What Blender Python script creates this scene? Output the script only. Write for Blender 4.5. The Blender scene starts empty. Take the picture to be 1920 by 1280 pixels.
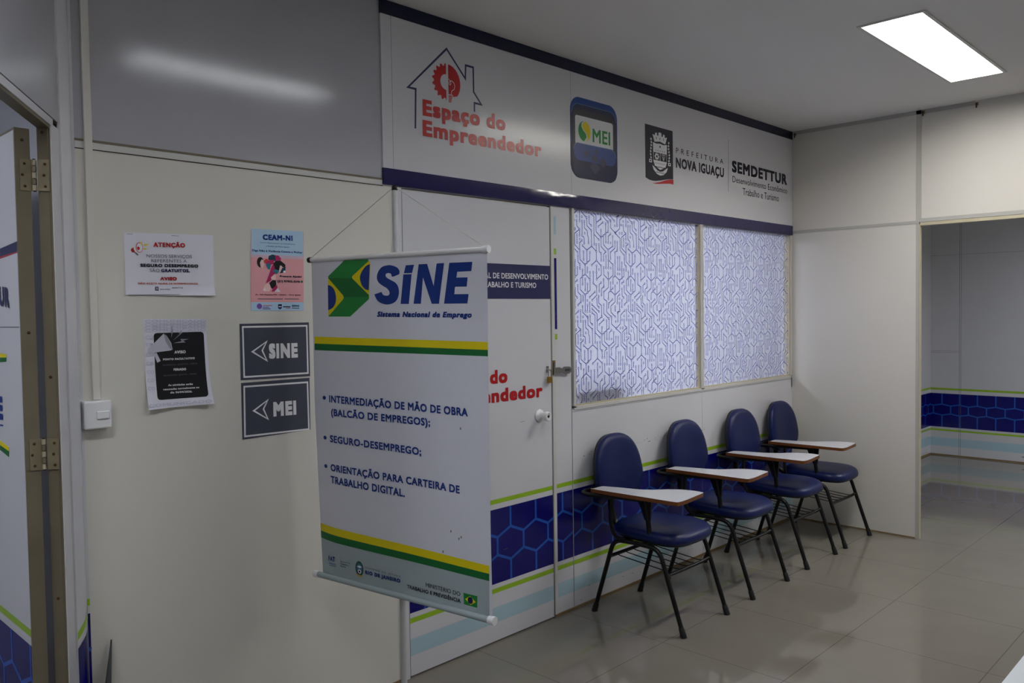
import bpy, bmesh, math, random
from mathutils import Vector, Matrix
from mathutils.geometry import tessellate_polygon

# ------------------------------------------------------------------ scene, camera, exposure
SC = bpy.context.scene
COL = SC.collection
SC.view_settings.view_transform = 'Standard'
SC.view_settings.look = 'None'
SC.view_settings.exposure = 0.0
SC.view_settings.gamma = 1.0
SC.view_settings.use_curve_mapping = False

YAW, PITCH, ROLL = math.radians(44.0458), math.radians(-2.067), math.radians(-0.832)
cam_data = bpy.data.cameras.new('camera')
cam_data.sensor_width = 36.0
cam_data.lens = 36.0 * 1547.75 / 1920.0
cam_data.clip_start = 0.05
cam = bpy.data.objects.new('camera', cam_data)
COL.objects.link(cam)
_f = Vector((math.cos(YAW) * math.cos(PITCH), math.sin(YAW) * math.cos(PITCH), math.sin(PITCH)))
_r = Vector((math.sin(YAW), -math.cos(YAW), 0.0))
_u = _r.cross(_f)
_r2 = math.cos(ROLL) * _r + math.sin(ROLL) * _u
_u2 = -math.sin(ROLL) * _r + math.cos(ROLL) * _u
cam.matrix_world = Matrix(((_r2.x, _u2.x, -_f.x, 0.0), (_r2.y, _u2.y, -_f.y, -2.817), (_r2.z, _u2.z, -_f.z, 1.6), (0, 0, 0, 1)))
SC.camera = cam

world = bpy.data.worlds.new('world')
world.use_nodes = True
world.node_tree.nodes['Background'].inputs[0].default_value = (0.75, 0.85, 1.0, 1)
world.node_tree.nodes['Background'].inputs[1].default_value = 0.02
SC.world = world

# strengths of the ceiling lamps (their emitting diffusers are built with each lamp below)
LAMP_MAIN, LAMP_NEAR, LAMP_ENTRY, LAMP_REAR, LAMP_OFFICE, FILL_FAR, LAMP_SIDE = 37.0, 27.0, 34.0, 16.0, 50.0, 85.0, 34.0
H = 2.915            # ceiling height
XR = 5.96            # right partition
XF = 9.5             # far room end wall

# ------------------------------------------------------------------ materials
def lin(c):
    return tuple((v / 12.92 if v <= 0.04045 else ((v + 0.055) / 1.055) ** 2.4) for v in c)

MATS = {}
def mat(name, rgb, rough=0.5, spec=0.5, metal=0.0, noise=0.0, nscale=6.0, bump=0.0, bscale=60.0, emit=0.0, coat=0.0):
    """rgb in 0..255 sRGB"""
    m = bpy.data.materials.new(name); m.use_nodes = True
    nt = m.node_tree; b = nt.nodes['Principled BSDF']
    c = lin([v / 255.0 for v in rgb])
    b.inputs['Base Color'].default_value = (*c, 1)
    b.inputs['Roughness'].default_value = rough
    b.inputs['Specular IOR Level'].default_value = spec
    b.inputs['Metallic'].default_value = metal
    if coat:
        b.inputs['Coat Weight'].default_value = coat
        b.inputs['Coat Roughness'].default_value = 0.15
    if emit:
        b.inputs['Emission Color'].default_value = (*c, 1)
        b.inputs['Emission Strength'].default_value = emit
    tc = None
    if noise or bump:
        tc = nt.nodes.new('ShaderNodeTexCoord')
    if noise:
        n = nt.nodes.new('ShaderNodeTexNoise'); n.inputs['Scale'].default_value = nscale; n.inputs['Detail'].default_value = 5
        r = nt.nodes.new('ShaderNodeMapRange')
        r.inputs['To Min'].default_value = 1 - noise; r.inputs['To Max'].default_value = 1 + noise * 0.6
        mx = nt.nodes.new('ShaderNodeMix'); mx.data_type = 'RGBA'; mx.blend_type = 'MULTIPLY'; mx.inputs['Factor'].default_value = 1
        mx.inputs['A'].default_value = (*c, 1)
        nt.links.new(tc.outputs['Object'], n.inputs['Vector'])
        nt.links.new(n.outputs['Fac'], r.inputs['Value'])
        nt.links.new(r.outputs['Result'], mx.inputs['B'])
        nt.links.new(mx.outputs['Result'], b.inputs['Base Color'])
    if bump:
        n2 = nt.nodes.new('ShaderNodeTexNoise'); n2.inputs['Scale'].default_value = bscale; n2.inputs['Detail'].default_value = 3
        bp = nt.nodes.new('ShaderNodeBump'); bp.inputs['Strength'].default_value = bump; bp.inputs['Distance'].default_value = 0.01
        nt.links.new(tc.outputs['Object'], n2.inputs['Vector'])
        nt.links.new(n2.outputs['Fac'], bp.inputs['Height'])
        nt.links.new(bp.outputs['Normal'], b.inputs['Normal'])
    MATS[name] = m
    return m

mat('cream', (216, 213, 205), 0.34, 0.45, noise=0.03, nscale=2.5)
mat('panel', (172, 172, 180), 0.13, 0.5, noise=0.03, nscale=2.0, bump=0.01, bscale=3)
mat('wrap', (212, 212, 218), 0.2, 0.5, noise=0.02, nscale=3.0, bump=0.01, bscale=4)
mat('rightpanel', (206, 203, 197), 0.4, 0.4, noise=0.03, nscale=2.0)
mat('farpanel', (205, 205, 210), 0.35, 0.4, noise=0.03)
mat('ceilingpaint', (226, 225, 223), 0.8, 0.2, noise=0.02, nscale=3)
mat('alu', (204, 203, 200), 0.4, 0.5)
mat('alubeige', (186, 178, 152), 0.45, 0.5, noise=0.08, nscale=9)
mat('dirtybeige', (116, 108, 90), 0.5, 0.3, noise=0.3, nscale=7)
mat('joint', (172, 171, 167), 0.45, 0.4)
mat('gap', (58, 48, 36), 0.9, 0.1)
mat('sill', (128, 108, 78), 0.7, 0.2, noise=0.3, nscale=14)
mat('topfoil', (13, 17, 52), 0.25, 0.4)
mat('navyfoil', (24, 20, 78), 0.16, 0.6, bump=0.25, bscale=9)
mat('bandblue', (8, 6, 106), 0.25, 0.5, noise=0.25, nscale=5)
mat('hexline', (30, 84, 180), 0.25, 0.5)
mat('lime', (150, 190, 40), 0.3, 0.5)
mat('paleblue', (172, 200, 212), 0.25, 0.5)
mat('white', (232, 232, 236), 0.45, 0.4)
mat('paper', (226, 226, 238), 0.7, 0.2, noise=0.02, nscale=20)
mat('red', (176, 12, 20), 0.3, 0.5)
mat('orange', (196, 80, 52), 0.5, 0.3)
mat('pink', (206, 120, 140), 0.5, 0.3)
mat('yellow', (226, 208, 12), 0.5, 0.3)
mat('gold', (190, 170, 70), 0.5, 0.3)
mat('green', (18, 104, 48), 0.5, 0.3)
mat('green2', (32, 132, 58), 0.5, 0.3)
mat('greend', (40, 86, 74), 0.5, 0.3)
mat('navy', (18, 28, 82), 0.35, 0.5)
mat('navy2', (22, 58, 120), 0.5, 0.3)
mat('blue', (16, 52, 132), 0.5, 0.3)
mat('ink', (18, 20, 40), 0.4, 0.4)
mat('greyink', (92, 92, 104), 0.5, 0.3)
mat('steel', (96, 130, 168), 0.5, 0.3)
mat('sky', (70, 120, 160), 0.5, 0.3)
mat('black', (22, 22, 25), 0.5, 0.3)
mat('maroon', (96, 22, 40), 0.5, 0.3)
mat('purple', (120, 84, 168), 0.5, 0.3)
mat('tealdark', (22, 62, 84), 0.5, 0.3)
mat('teal', (44, 118, 140), 0.5, 0.3)
mat('magenta', (176, 34, 96), 0.5, 0.3)
mat('skin', (240, 200, 196), 0.5, 0.3)
mat('redskin', (200, 62, 62), 0.5, 0.3)
mat('ceamblue', (176, 208, 232), 0.5, 0.3)
mat('ceammid', (208, 184, 204), 0.5, 0.3)
mat('ceampink', (228, 164, 170), 0.5, 0.3)
mat('palelil', (204, 204, 222), 0.7, 0.2)
mat('mega', (196, 196, 208), 0.6, 0.3)
mat('mega2', (150, 150, 164), 0.6, 0.3)
mat('charcoal', (66, 70, 86), 0.35, 0.5, noise=0.12, nscale=25)
mat('silver', (164, 178, 182), 0.5, 0.3)
mat('plate', (34, 38, 86), 0.35, 0.5)
mat('iconblue', (24, 62, 134), 0.35, 0.25)
mat('icondark', (14, 24, 66), 0.35, 0.25)
mat('iconlow', (40, 62, 128), 0.35, 0.25)
mat('iconlow2', (14, 22, 64), 0.35, 0.25)
mat('icongrey', (50, 50, 84), 0.35, 0.25)
mat('fabric', (220, 221, 232), 0.7, 0.2, noise=0.03, nscale=40, bump=0.03, bscale=300)
mat('tube_white', (228, 228, 228), 0.35, 0.5)
mat('tube_grey', (190, 190, 192), 0.4, 0.5, noise=0.2, nscale=30)
mat('cord', (190, 185, 175), 0.8, 0.2)
mat('plastic_white', (232, 232, 234), 0.3, 0.5)
mat('chrome', (170, 168, 164), 0.25, 0.5, metal=1.0)
mat('brass', (168, 136, 62), 0.35, 0.5, metal=0.9, noise=0.15, nscale=40)
mat('oldbrass', (132, 122, 98), 0.4, 0.4, noise=0.35, nscale=30)
mat('rust', (70, 48, 30), 0.8, 0.3)
mat('navyvinyl', (7, 22, 74), 0.38, 0.3, bump=0.05, bscale=260)
mat('blacksteel', (7, 7, 8), 0.38, 0.35)
mat('blackplastic', (16, 16, 18), 0.5, 0.4)
mat('laminate', (196, 197, 202), 0.22, 0.5)
mat('woodedge', (112, 64, 26), 0.45, 0.4, noise=0.35, nscale=30)
mat('reflector', (240, 240, 236), 0.4, 0.5)
mat('frame_white', (205, 205, 202), 0.5, 0.4)
mat('scuff', (98, 84, 66), 0.8, 0.1)
mat('printerwhite', (206, 206, 204), 0.5, 0.4)
mat('printerdark', (52, 52, 58), 0.5, 0.4)
mat('desk', (214, 220, 226), 0.3, 0.5)

def lampmat(name, rgb, s):
    m = bpy.data.materials.new(name); m.use_nodes = True
    nt = m.node_tree; nt.nodes.clear()
    e = nt.nodes.new('ShaderNodeEmission'); o = nt.nodes.new('ShaderNodeOutputMaterial')
    e.inputs[0].default_value = (*rgb, 1); e.inputs[1].default_value = s
    nt.links.new(e.outputs[0], o.inputs[0]); MATS[name] = m
lampmat('glow_main', (1.0, 0.97, 0.91), LAMP_MAIN)
lampmat('glow_near', (0.9, 0.94, 1.0), LAMP_NEAR)
lampmat('glow_entry', (0.95, 0.97, 1.0), LAMP_ENTRY)
lampmat('glow_rear', (0.95, 0.97, 1.0), LAMP_REAR)
lampmat('glow_office', (0.88, 0.92, 1.0), LAMP_OFFICE)
lampmat('glow_far', (0.92, 0.95, 1.0), FILL_FAR)  # unseen lamp, added to light the room beyond the doorway
lampmat('glow_side', (0.85, 0.9, 1.0), LAMP_SIDE)

def floor_mat():
    m = bpy.data.materials.new('porcelain'); m.use_nodes = True; nt = m.node_tree; b = nt.nodes['Principled BSDF']
    tc = nt.nodes.new('ShaderNodeTexCoord'); sp = nt.nodes.new('ShaderNodeSeparateXYZ')
    nt.links.new(tc.outputs['Object'], sp.inputs[0])
    def M(op, a, bb=None):
        n = nt.nodes.new('ShaderNodeMath'); n.operation = op
        for i, v in enumerate((a, bb)):
            if v is None: continue
            if isinstance(v, (int, float)): n.inputs[i].default_value = v
            else: nt.links.new(v, n.inputs[i])
        return n.outputs[0]
    def line(axis, off, step, half):
        t = M('FRACT', M('DIVIDE', M('SUBTRACT', sp.outputs[axis], off), step))
        d = M('MULTIPLY', M('MINIMUM', t, M('SUBTRACT', 1.0, t)), step)
        return M('LESS_THAN', d, half)
    g = M('MAXIMUM', line('X', 3.965 - 6.6, 0.66, 0.0018), line('Y', -1.215 - 6.15, 0.615, 0.0018))
    n = nt.nodes.new('ShaderNodeTexNoise'); n.inputs['Scale'].default_value = 3.5; n.inputs['Detail'].default_value = 6
    nt.links.new(tc.outputs['Object'], n.inputs['Vector'])
    cr = nt.nodes.new('ShaderNodeMix'); cr.data_type = 'RGBA'
    cr.inputs['A'].default_value = (*lin((113/255, 108/255, 100/255)), 1); cr.inputs['B'].default_value = (*lin((125/255, 120/255, 111/255)), 1)
    nt.links.new(n.outputs['Fac'], cr.inputs['Factor'])
    mx = nt.nodes.new('ShaderNodeMix'); mx.data_type = 'RGBA'
    mx.inputs['B'].default_value = (*lin((88/255, 83/255, 75/255)), 1)
    nt.links.new(cr.outputs['Result'], mx.inputs['A']); nt.links.new(g, mx.inputs['Factor'])
    nt.links.new(mx.outputs['Result'], b.inputs['Base Color'])
    b.inputs['Roughness'].default_value = 0.055
    b.inputs['Specular IOR Level'].default_value = 0.5
    MATS['porcelain'] = m
floor_mat()

def film_mat(name, rgb, clear):
    """printed translucent window film on glass: partly clear, partly diffusing both ways, glossy front"""
    m = bpy.data.materials.new(name); m.use_nodes = True; nt = m.node_tree; nt.nodes.clear()
    o = nt.nodes.new('ShaderNodeOutputMaterial')
    c = (*lin([v / 255 for v in rgb]), 1)
    d = nt.nodes.new('ShaderNodeBsdfDiffuse'); t = nt.nodes.new('ShaderNodeBsdfTranslucent'); tr = nt.nodes.new('ShaderNodeBsdfTransparent')
    gl = nt.nodes.new('ShaderNodeBsdfGlossy'); gl.inputs['Roughness'].default_value = 0.05
    fr = nt.nodes.new('ShaderNodeFresnel'); fr.inputs['IOR'].default_value = 1.35
    for n in (d, t): n.inputs[0].default_value = c
    tr.inputs[0].default_value = (0.95, 0.96, 1.0, 1)
    a = nt.nodes.new('ShaderNodeMixShader'); a.inputs[0].default_value = 0.62
    bmx = nt.nodes.new('ShaderNodeMixShader'); bmx.inputs[0].default_value = clear
    g = nt.nodes.new('ShaderNodeMixShader')
    L = nt.links.new
    L(d.outputs[0], a.inputs[1]); L(t.outputs[0], a.inputs[2])
    L(a.outputs[0], bmx.inputs[1]); L(tr.outputs[0], bmx.inputs[2])
    L(fr.outputs[0], g.inputs[0]); L(bmx.outputs[0], g.inputs[1]); L(gl.outputs[0], g.inputs[2])
    L(g.outputs[0], o.inputs[0]); MATS[name] = m
film_mat('film', (238, 240, 252), 0.2)
film_mat('film_ink', (56, 52, 150), 0.03)

# ------------------------------------------------------------------ mesh helpers
class MB:
    def __init__(s):
        s.v, s.f, s.m, s.sm, s.names = [], [], [], [], []
    def mi(s, n):
        if n not in s.names: s.names.append(n)
        return s.names.index(n)
    def add(s, verts, faces, m, smooth=False):
        o = len(s.v); s.v += [tuple(v) for v in verts]; k = s.mi(m)
        for f in faces:
            s.f.append([i + o for i in f]); s.m.append(k); s.sm.append(smooth)
    def box(s, a, b, m):
        (x0, y0, z0), (x1, y1, z1) = a, b
        x0, x1 = min(x0, x1), max(x0, x1); y0, y1 = min(y0, y1), max(y0, y1); z0, z1 = min(z0, z1), max(z0, z1)
        V = [(x0,y0,z0),(x1,y0,z0),(x1,y1,z0),(x0,y1,z0),(x0,y0,z1),(x1,y0,z1),(x1,y1,z1),(x0,y1,z1)]
        s.add(V, [(0,3,2,1),(4,5,6,7),(0,1,5,4),(1,2,6,5),(2,3,7,6),(3,0,4,7)], m)
        return s
    def prism(s, pts, z0, z1, m, smooth=False):
        """vertical prism over an xy outline (counter-clockwise)"""
        n = len(pts); V = [(x, y, z0) for x, y in pts] + [(x, y, z1) for x, y in pts]
        s.add(V, [tuple(range(n))[::-1], tuple(range(n, 2*n))], m)
        s.add(V, [(i, (i+1) % n, n + (i+1) % n, n + i) for i in range(n)], m, smooth)
        return s
    def loft(s, rings, m, smooth=True, cap=True):
        n = len(rings[0]); V = [p for r in rings for p in r]; F = []
        for k in range(len(rings) - 1):
            for i in range(n):
                F.append((k*n+i, k*n+(i+1) % n, (k+1)*n+(i+1) % n, (k+1)*n+i))
        s.add(V, F, m, smooth)
        if cap:
            s.add(rings[0], [tuple(range(n))[::-1]], m, smooth); s.add(rings[-1], [tuple(range(n))], m, smooth)
        return s
    def tube(s, path, r, m, n=10, cap=True):
        P = [Vector(p) for p in path]; rings = []; up = None
        for i, p in enumerate(P):
            t = (P[min(i+1, len(P)-1)] - P[max(i-1, 0)]).normalized()
            if up is None:
                up = Vector((0, 0, 1)) if abs(t.z) < 0.9 else Vector((1, 0, 0))
            a = t.cross(up)
            if a.length < 1e-6: a = t.cross(Vector((0, 1, 0)))
            a.normalize(); b = a.cross(t).normalized(); up = b
            rr = r[i] if isinstance(r, (list, tuple)) else r
            rings.append([p + rr * (math.cos(w) * a + math.sin(w) * b) for w in [2*math.pi*j/n for j in range(n)]])
        return s.loft(rings, m, True, cap)
    def lathe(s, c, axis, prof, m, n=24):
        c = Vector(c); ax = Vector(axis).normalized(); t = ax.cross(Vector((0, 0, 1)))
        if t.length < 1e-4: t = Vector((1, 0, 0))
        t.normalize(); b = ax.cross(t)
        rings = [[c + ax*h + r*(math.cos(w)*t + math.sin(w)*b) for w in [2*math.pi*j/n for j in range(n)]] for h, r in prof]
        return s.loft(rings, m)
    def build(s, name, parent=None, loc=None, bevel=0.0):
        me = bpy.data.meshes.new(name); me.from_pydata([tuple(v) for v in s.v], [], s.f)
        for n in s.names: me.materials.append(MATS[n])
        me.polygons.foreach_set('material_index', s.m); me.polygons.foreach_set('use_smooth', s.sm)
        me.update()
        o = bpy.data.objects.new(name, me); COL.objects.link(o)
        if parent is not None: o.parent = parent
        if loc is not None: o.location = loc
        if bevel:
            bv = o.modifiers.new('bevel', 'BEVEL'); bv.width = bevel; bv.segments = 2; bv.limit_method = 'ANGLE'; bv.angle_limit = math.radians(40)
        return o

def fillet(pts, r, n=6):
    P = [Vector(p) for p in pts]; out = [P[0]]
    for i in range(1, len(P) - 1):
        a, b = (P[i-1] - P[i]), (P[i+1] - P[i]); d = min(r, a.length * .49, b.length * .49)
        a = P[i] + a.normalized() * d; b = P[i] + b.normalized() * d
        for k in range(n + 1):
            t = k / n; out.append((1-t)**2 * a + 2*t*(1-t) * P[i] + t*t * b)
    out.append(P[-1]); return out

def tag(o, label=None, cat=None, group=None, kind=None):
    if label: o['label'] = label
    if cat: o['category'] = cat
    if group: o['group'] = group
    if kind: o['kind'] = kind
    return o
def empty(name, loc=(0, 0, 0)):
    o = bpy.data.objects.new(name, None); o.empty_display_size = 0.1; COL.objects.link(o); o.location = loc; return o
def struct(o, label=None, cat=None):
    o['kind'] = 'structure'
    if label: o['label'] = label
    if cat: o['category'] = cat
    return o

# ------------------------------------------------------------------ flat printing on sheets
_tc = {}
def text_geo(txt, bold, shear, space=1.0):
    key = (txt, bold, shear, space)
    if key in _tc: return _tc[key]
    cu = bpy.data.curves.new('txt', 'FONT'); cu.body = txt; cu.size = 1; cu.shear = shear
    cu.resolution_u = 3; cu.space_character = space + bold * 3.0
    ob = bpy.data.objects.new('txt', cu); COL.objects.link(ob)
    dg = bpy.context.evaluated_depsgraph_get()
    me = bpy.data.meshes.new_from_object(ob.evaluated_get(dg))
    V = [(v.co.x, v.co.y) for v in me.vertices]; F = [tuple(p.vertices) for p in me.polygons]
    bpy.data.objects.remove(ob); bpy.data.curves.remove(cu); bpy.data.meshes.remove(me)
    _tc[key] = (V, F); return V, F
_hv = [v[1] for v in text_geo('H', 0.0, 0.0)[0]]
CAP = max(_hv) - min(_hv)

def rrect(x0, z0, x1, z1, r, n=5):
    out = []
    for cx, cz, a0 in ((x1-r, z0+r, -90), (x1-r, z1-r, 0), (x0+r, z1-r, 90), (x0+r, z0+r, 180)):
        for k in range(n + 1):
            a = math.radians(a0 + 90*k/n); out.append((cx + r*math.cos(a), cz + r*math.sin(a)))
    return out

class Print:
    """collects flat artwork in sheet coordinates (u, v); lay = printing layer"""
    def __init__(s): s.items = []
    def poly(s, pts, m, lay=1):
        tri = tessellate_polygon([[Vector((x, y, 0)) for x, y in pts]])
        s.items.append((list(pts), [tuple(t) for t in tri], m, lay)); return s
    def rect(s, x0, z0, x1, z1, m, lay=1): return s.poly([(x0,z0),(x1,z0),(x1,z1),(x0,z1)], m, lay)
    def ell(s, c, a, b, m, lay=1, n=22):
        return s.poly([(c[0] + a*math.cos(2*math.pi*k/n), c[1] + b*math.sin(2*math.pi*k/n)) for k in range(n)], m, lay)
    def line(s, pts, m, w, lay=1, closed=False):
        P = [Vector((x, y)) for x, y in pts]; n = len(P); L, R = [], []
        for i in range(n):
            if closed: a, b = P[i-1], P[(i+1) % n]
            else: a, b = P[max(i-1, 0)], P[min(i+1, n-1)]
            d1 = (P[i]-a).normalized() if (P[i]-a).length > 1e-9 else (b-P[i]).normalized()
            d2 = (b-P[i]).normalized() if (b-P[i]).length > 1e-9 else d1
            t = (d1 + d2); t = t.normalized() if t.length > 1e-6 else d1
            nn = Vector((-t.y, t.x)); k = max(0.45, nn.dot(Vector((-d1.y, d1.x))))
            L.append(P[i] + nn*w/2/k); R.append(P[i] - nn*w/2/k)
        V = [tuple(v) for v in L + R]; F = [(i, n+i, n+(i+1) % n, (i+1) % n) for i in range(n if closed else n-1)]
        s.items.append((V, F, m, lay)); return s
    def text(s, txt, a, b, cap, m, bold=0.0, shear=0.0, lay=4):
        V, F = text_geo(txt, bold, shear, 1.75 if txt in ('PREFEITURA', 'GOVERNO DO ESTADO') else 1.0)
        x0 = min(v[0] for v in V) - bold; x1 = max(v[0] for v in V) + bold
        sx = math.hypot(b[0]-a[0], b[1]-a[1]) / (x1 - x0); sy = cap / (CAP + 2*bold); sl = (b[1]-a[1]) / (b[0]-a[0])
        shifts = [(0.0, 0.0)]
        if bold >= 0.01:                  # heavier weight: overprint copies shifted by the stroke gain, each a hair further out
            n = 2 if bold > 0.04 and len(txt) < 14 else 1
            shifts += [(bold*i/n, bold*j/n) for i in range(-n, n+1) for j in range(-n, n+1) if i or j]
        for k, (dx, dy) in enumerate(shifts):
            W = [(a[0] + (x+dx-x0)*sx, a[1] + (y+dy+bold)*sy + (x-x0)*sx*sl) for x, y in V]
            s.items.append((W, F, m, lay + (0.09 if len(shifts) < 10 else 0.034)*k))
        return s
    def load(s, data):
        for e in data:
            if e[0] == 't': s.text(*e[1:])
            elif e[0] == 'p': s.poly(*e[1:])
            elif e[0] == 'l': s.line(*e[1:4], e[4] + 0.9, *e[5:])
            elif e[0] == 'e': s.ell(*e[1:])
        return s
    def emit(s, mb, mp, cu=(), cv=(), step=0.0003, base=0.0):
        """mp(u, v, off) -> xyz; cu / cv = grid cuts shared with the sheet under the print"""
        for idx, (V, F, m, lay) in enumerate(s.items):
            lay = lay + (idx % 89)*0.01          # overlapping strokes never lie in exactly one plane
            if cu or cv:
                bm = bmesh.new(); vs = [bm.verts.new((x, y, 0)) for x, y in V]
                for f in F:
                    if len(set(f)) >= 3:
                        try: bm.faces.new([vs[i] for i in f])
                        except ValueError: pass
                ux = [v[0] for v in V]; vy = [v[1] for v in V]
                for c in cu:
                    if min(ux) < c < max(ux): bmesh.ops.bisect_plane(bm, geom=bm.verts[:]+bm.edges[:]+bm.faces[:], plane_co=(c,0,0), plane_no=(1,0,0))
                for c in cv:
                    if min(vy) < c < max(vy): bmesh.ops.bisect_plane(bm, geom=bm.verts[:]+bm.edges[:]+bm.faces[:], plane_co=(0,c,0), plane_no=(0,1,0))
                bm.verts.index_update()
                V = [(v.co.x, v.co.y) for v in bm.verts]; F = [tuple(v.index for v in f.verts) for f in bm.faces]; bm.free()
            mb.add([mp(x, y, base + step*lay) for x, y in V], F, m)
        return s

def clip(p, q, x0, z0, x1, z1):
    t0, t1 = 0.0, 1.0; dx, dz = q[0]-p[0], q[1]-p[1]
    for pp, qq in ((-dx, p[0]-x0), (dx, x1-p[0]), (-dz, p[1]-z0), (dz, z1-p[1])):
        if abs(pp) < 1e-12:
            if qq < 0: return None
        else:
            t = qq / pp
            if pp < 0: t0 = max(t0, t)
            else: t1 = min(t1, t)
    if t0 >= t1: return None
    return (p[0]+t0*dx, p[1]+t0*dz), (p[0]+t1*dx, p[1]+t1*dz)

def hexband(pr, x0, x1, w=0.184, xm=2.788, z0=0.286, z1=0.648, m0=0.424, m1=0.509, lw=0.0125, lay=2):
    """honeycomb line work: xm = a vertical edge of the middle row"""
    s = (0.548 - m1); segs = []
    k0 = int((x0 - xm) / w) - 2; k1 = int((x1 - xm) / w) + 2
    for k in range(k0, k1 + 1):
        x = xm + k*w; h = w/2
        segs += [((x, m0), (x, m1)), ((x, m1), (x+h, m1+s)), ((x+w, m1), (x+h, m1+s)), ((x+h, m1+s), (x+h, z1)),
                 ((x, m0), (x+h, m0-s)), ((x+w, m0), (x+h, m0-s)), ((x+h, m0-s), (x+h, z0))]
    for a, b in segs:
        c = clip(a, b, x0, z0, x1, z1)
        if c: pr.line(c, 'hexline', lw, lay)

def bands(pr, x0, x1, xm=2.788, w=0.184, hexes=True, floor_gap=0.0):
    pr.rect(x0, 0.674, x1, 0.696, 'lime'); pr.rect(x0, 0.286, x1, 0.648, 'bandblue'); pr.rect(x0, 0.241, x1, 0.264, 'lime')
    pr.rect(x0, 0.097, x1, 0.172, 'paleblue')
    if hexes: hexband(pr, x0, x1, w, xm)
    return pr

def ywall(u, v, off): return (u, -off, v)       # artwork on the main partition (faces -y)

# ------------------------------------------------------------------ artwork outlines (metres on their own sheets)
FASCIA = [
 ('l',[(2.3189,2.4016),(2.3247,2.5724),(2.2822,2.5725),(2.5079,2.7845),(2.6201,2.6727),(2.6233,2.7344),(2.6711,2.7343),(2.6716,2.6216),(2.7198,2.5715),(2.6754,2.572),(2.6745,2.5307)],'navy',0.0095,1,0),
 ('t','Espaço do',(2.3614,2.4646),(2.878,2.4723),0.0711,'red',0.045,0),
 ('t','Empreendedor',(2.3593,2.3759),(3.1353,2.3784),0.0699,'red',0.045,0),
 ('t','SEMDETTUR',(5.0526,2.5169),(5.8621,2.5084),0.0769,'ink',0.045,0),
 ('t','Desenvolvimento Econômico',(5.0588,2.4501),(5.8659,2.4454),0.0419,'ink',0.004,0),
 ('t','Trabalho e Turismo',(5.1972,2.3771),(5.7322,2.3764),0.0471,'ink',0.004,0),
 ('l',[(5.0073,2.7264),(5.0038,2.3807)],'greyink',0.003,1,0),
 ('t','PREFEITURA',(4.3713,2.5569),(4.9386,2.5545),0.0327,'ink',0.006,0),
 ('t','NOVA IGUAÇU',(4.3701,2.4672),(4.9452,2.4676),0.0619,'ink',0.035,0),
 ('p',[(4.0452,2.686),(4.3376,2.684),(4.3401,2.3926),(4.3049,2.39),(4.2606,2.3833),(4.2044,2.3715),(4.1553,2.364),(4.1189,2.3617),(4.083,2.3648),(4.0476,2.3747)],'ink',1),
 ('p',[(4.3428,2.361),(4.3045,2.3625),(4.2414,2.3561),(4.1733,2.3482),(4.1127,2.3473),(4.1551,2.3537),(4.2043,2.3635),(4.2542,2.3777),(4.3049,2.3879),(4.3432,2.3905)],'red',1),
]
ATENCAO = [
 ('t','ATENÇÃO',(1.1732,1.8364),(1.2827,1.8388),0.0153,'red',0.05,0),
 ('t','NOSSOS SERVIÇOS',(1.1493,1.7997),(1.306,1.8028),0.0108,'greyink',0.005,0),
 ('t','REFERENTES A',(1.1644,1.7844),(1.2874,1.787),0.0104,'greyink',0.005,0),
 ('t','SEGURO DESEMPREGO',(1.1278,1.7676),(1.3278,1.7709),0.0109,'ink',0.06,0),
 ('t','SÃO',(1.1586,1.7514),(1.1916,1.7516),0.0108,'greyink',0.005,0),
 ('t','GRATUITOS.',(1.1969,1.7519),(1.2968,1.7537),0.0109,'navy',0.05,0),
 ('t','AVISO',(1.1931,1.7239),(1.2499,1.7245),0.0115,'red',0.055,0),
 ('t','NÃO ACEITE AJUDA DE INTERMEDIÁRIOS.',(1.1184,1.7096),(1.3271,1.7114),0.0058,'orange',0.03,0),
 ('p',[(1.1747,1.7019),(1.1869,1.7024),(1.1865,1.6886),(1.1743,1.6889)],'navy',1),
 ('l',[(1.1769,1.698),(1.1844,1.698)],'white',0.0018,2,0),
 ('l',[(1.1768,1.6936),(1.1843,1.6937)],'white',0.0018,2,0),
 ('t','NOVA IGUAÇU',(1.1906,1.6918),(1.2262,1.6915),0.0035,'navy',0.03,0),
 ('t','SEMDETTUR',(1.2324,1.6969),(1.2702,1.6973),0.0037,'greyink',0.03,0),
 ('p',[(1.0984,1.8223),(1.1015,1.8286),(1.113,1.8336),(1.1173,1.8193),(1.1124,1.8152),(1.1029,1.8152)],'red',1),
 ('p',[(1.1071,1.8285),(1.121,1.8485),(1.1285,1.8431),(1.1354,1.8181),(1.1305,1.815),(1.1125,1.8167)],'white',2),
 ('e',(1.1267,1.8323),0.0124,0.0176,'pink',2),
 ('e',(1.1272,1.8319),0.0098,0.0148,'white',3),
 ('e',(1.1233,1.8292),0.0044,0.0058,'red',4),
 ('p',[(1.1295,1.8451),(1.1365,1.8542),(1.1353,1.8453),(1.1327,1.8433)],'yellow',3),
 ('p',[(1.1389,1.8377),(1.1443,1.8454),(1.1458,1.8435),(1.1595,1.8465),(1.1485,1.8372),(1.1476,1.8397)],'yellow',3),
 ('p',[(1.1396,1.8284),(1.1455,1.8326),(1.1464,1.8303),(1.1541,1.829),(1.1434,1.8258)],'yellow',3),
 ('l',[(1.1124,1.8152),(1.1217,1.8063)],'greyink',0.004,2,0),
 ('l',[(1.0869,1.8753),(1.107,1.8753)],'greyink',0.0012,1,0),
 ('l',[(1.2357,1.8778),(1.2612,1.878)],'greyink',0.0012,1,0),
 ('l',[(1.0855,1.6738),(1.2573,1.6766)],'greyink',0.0012,1,0),
]
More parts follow.
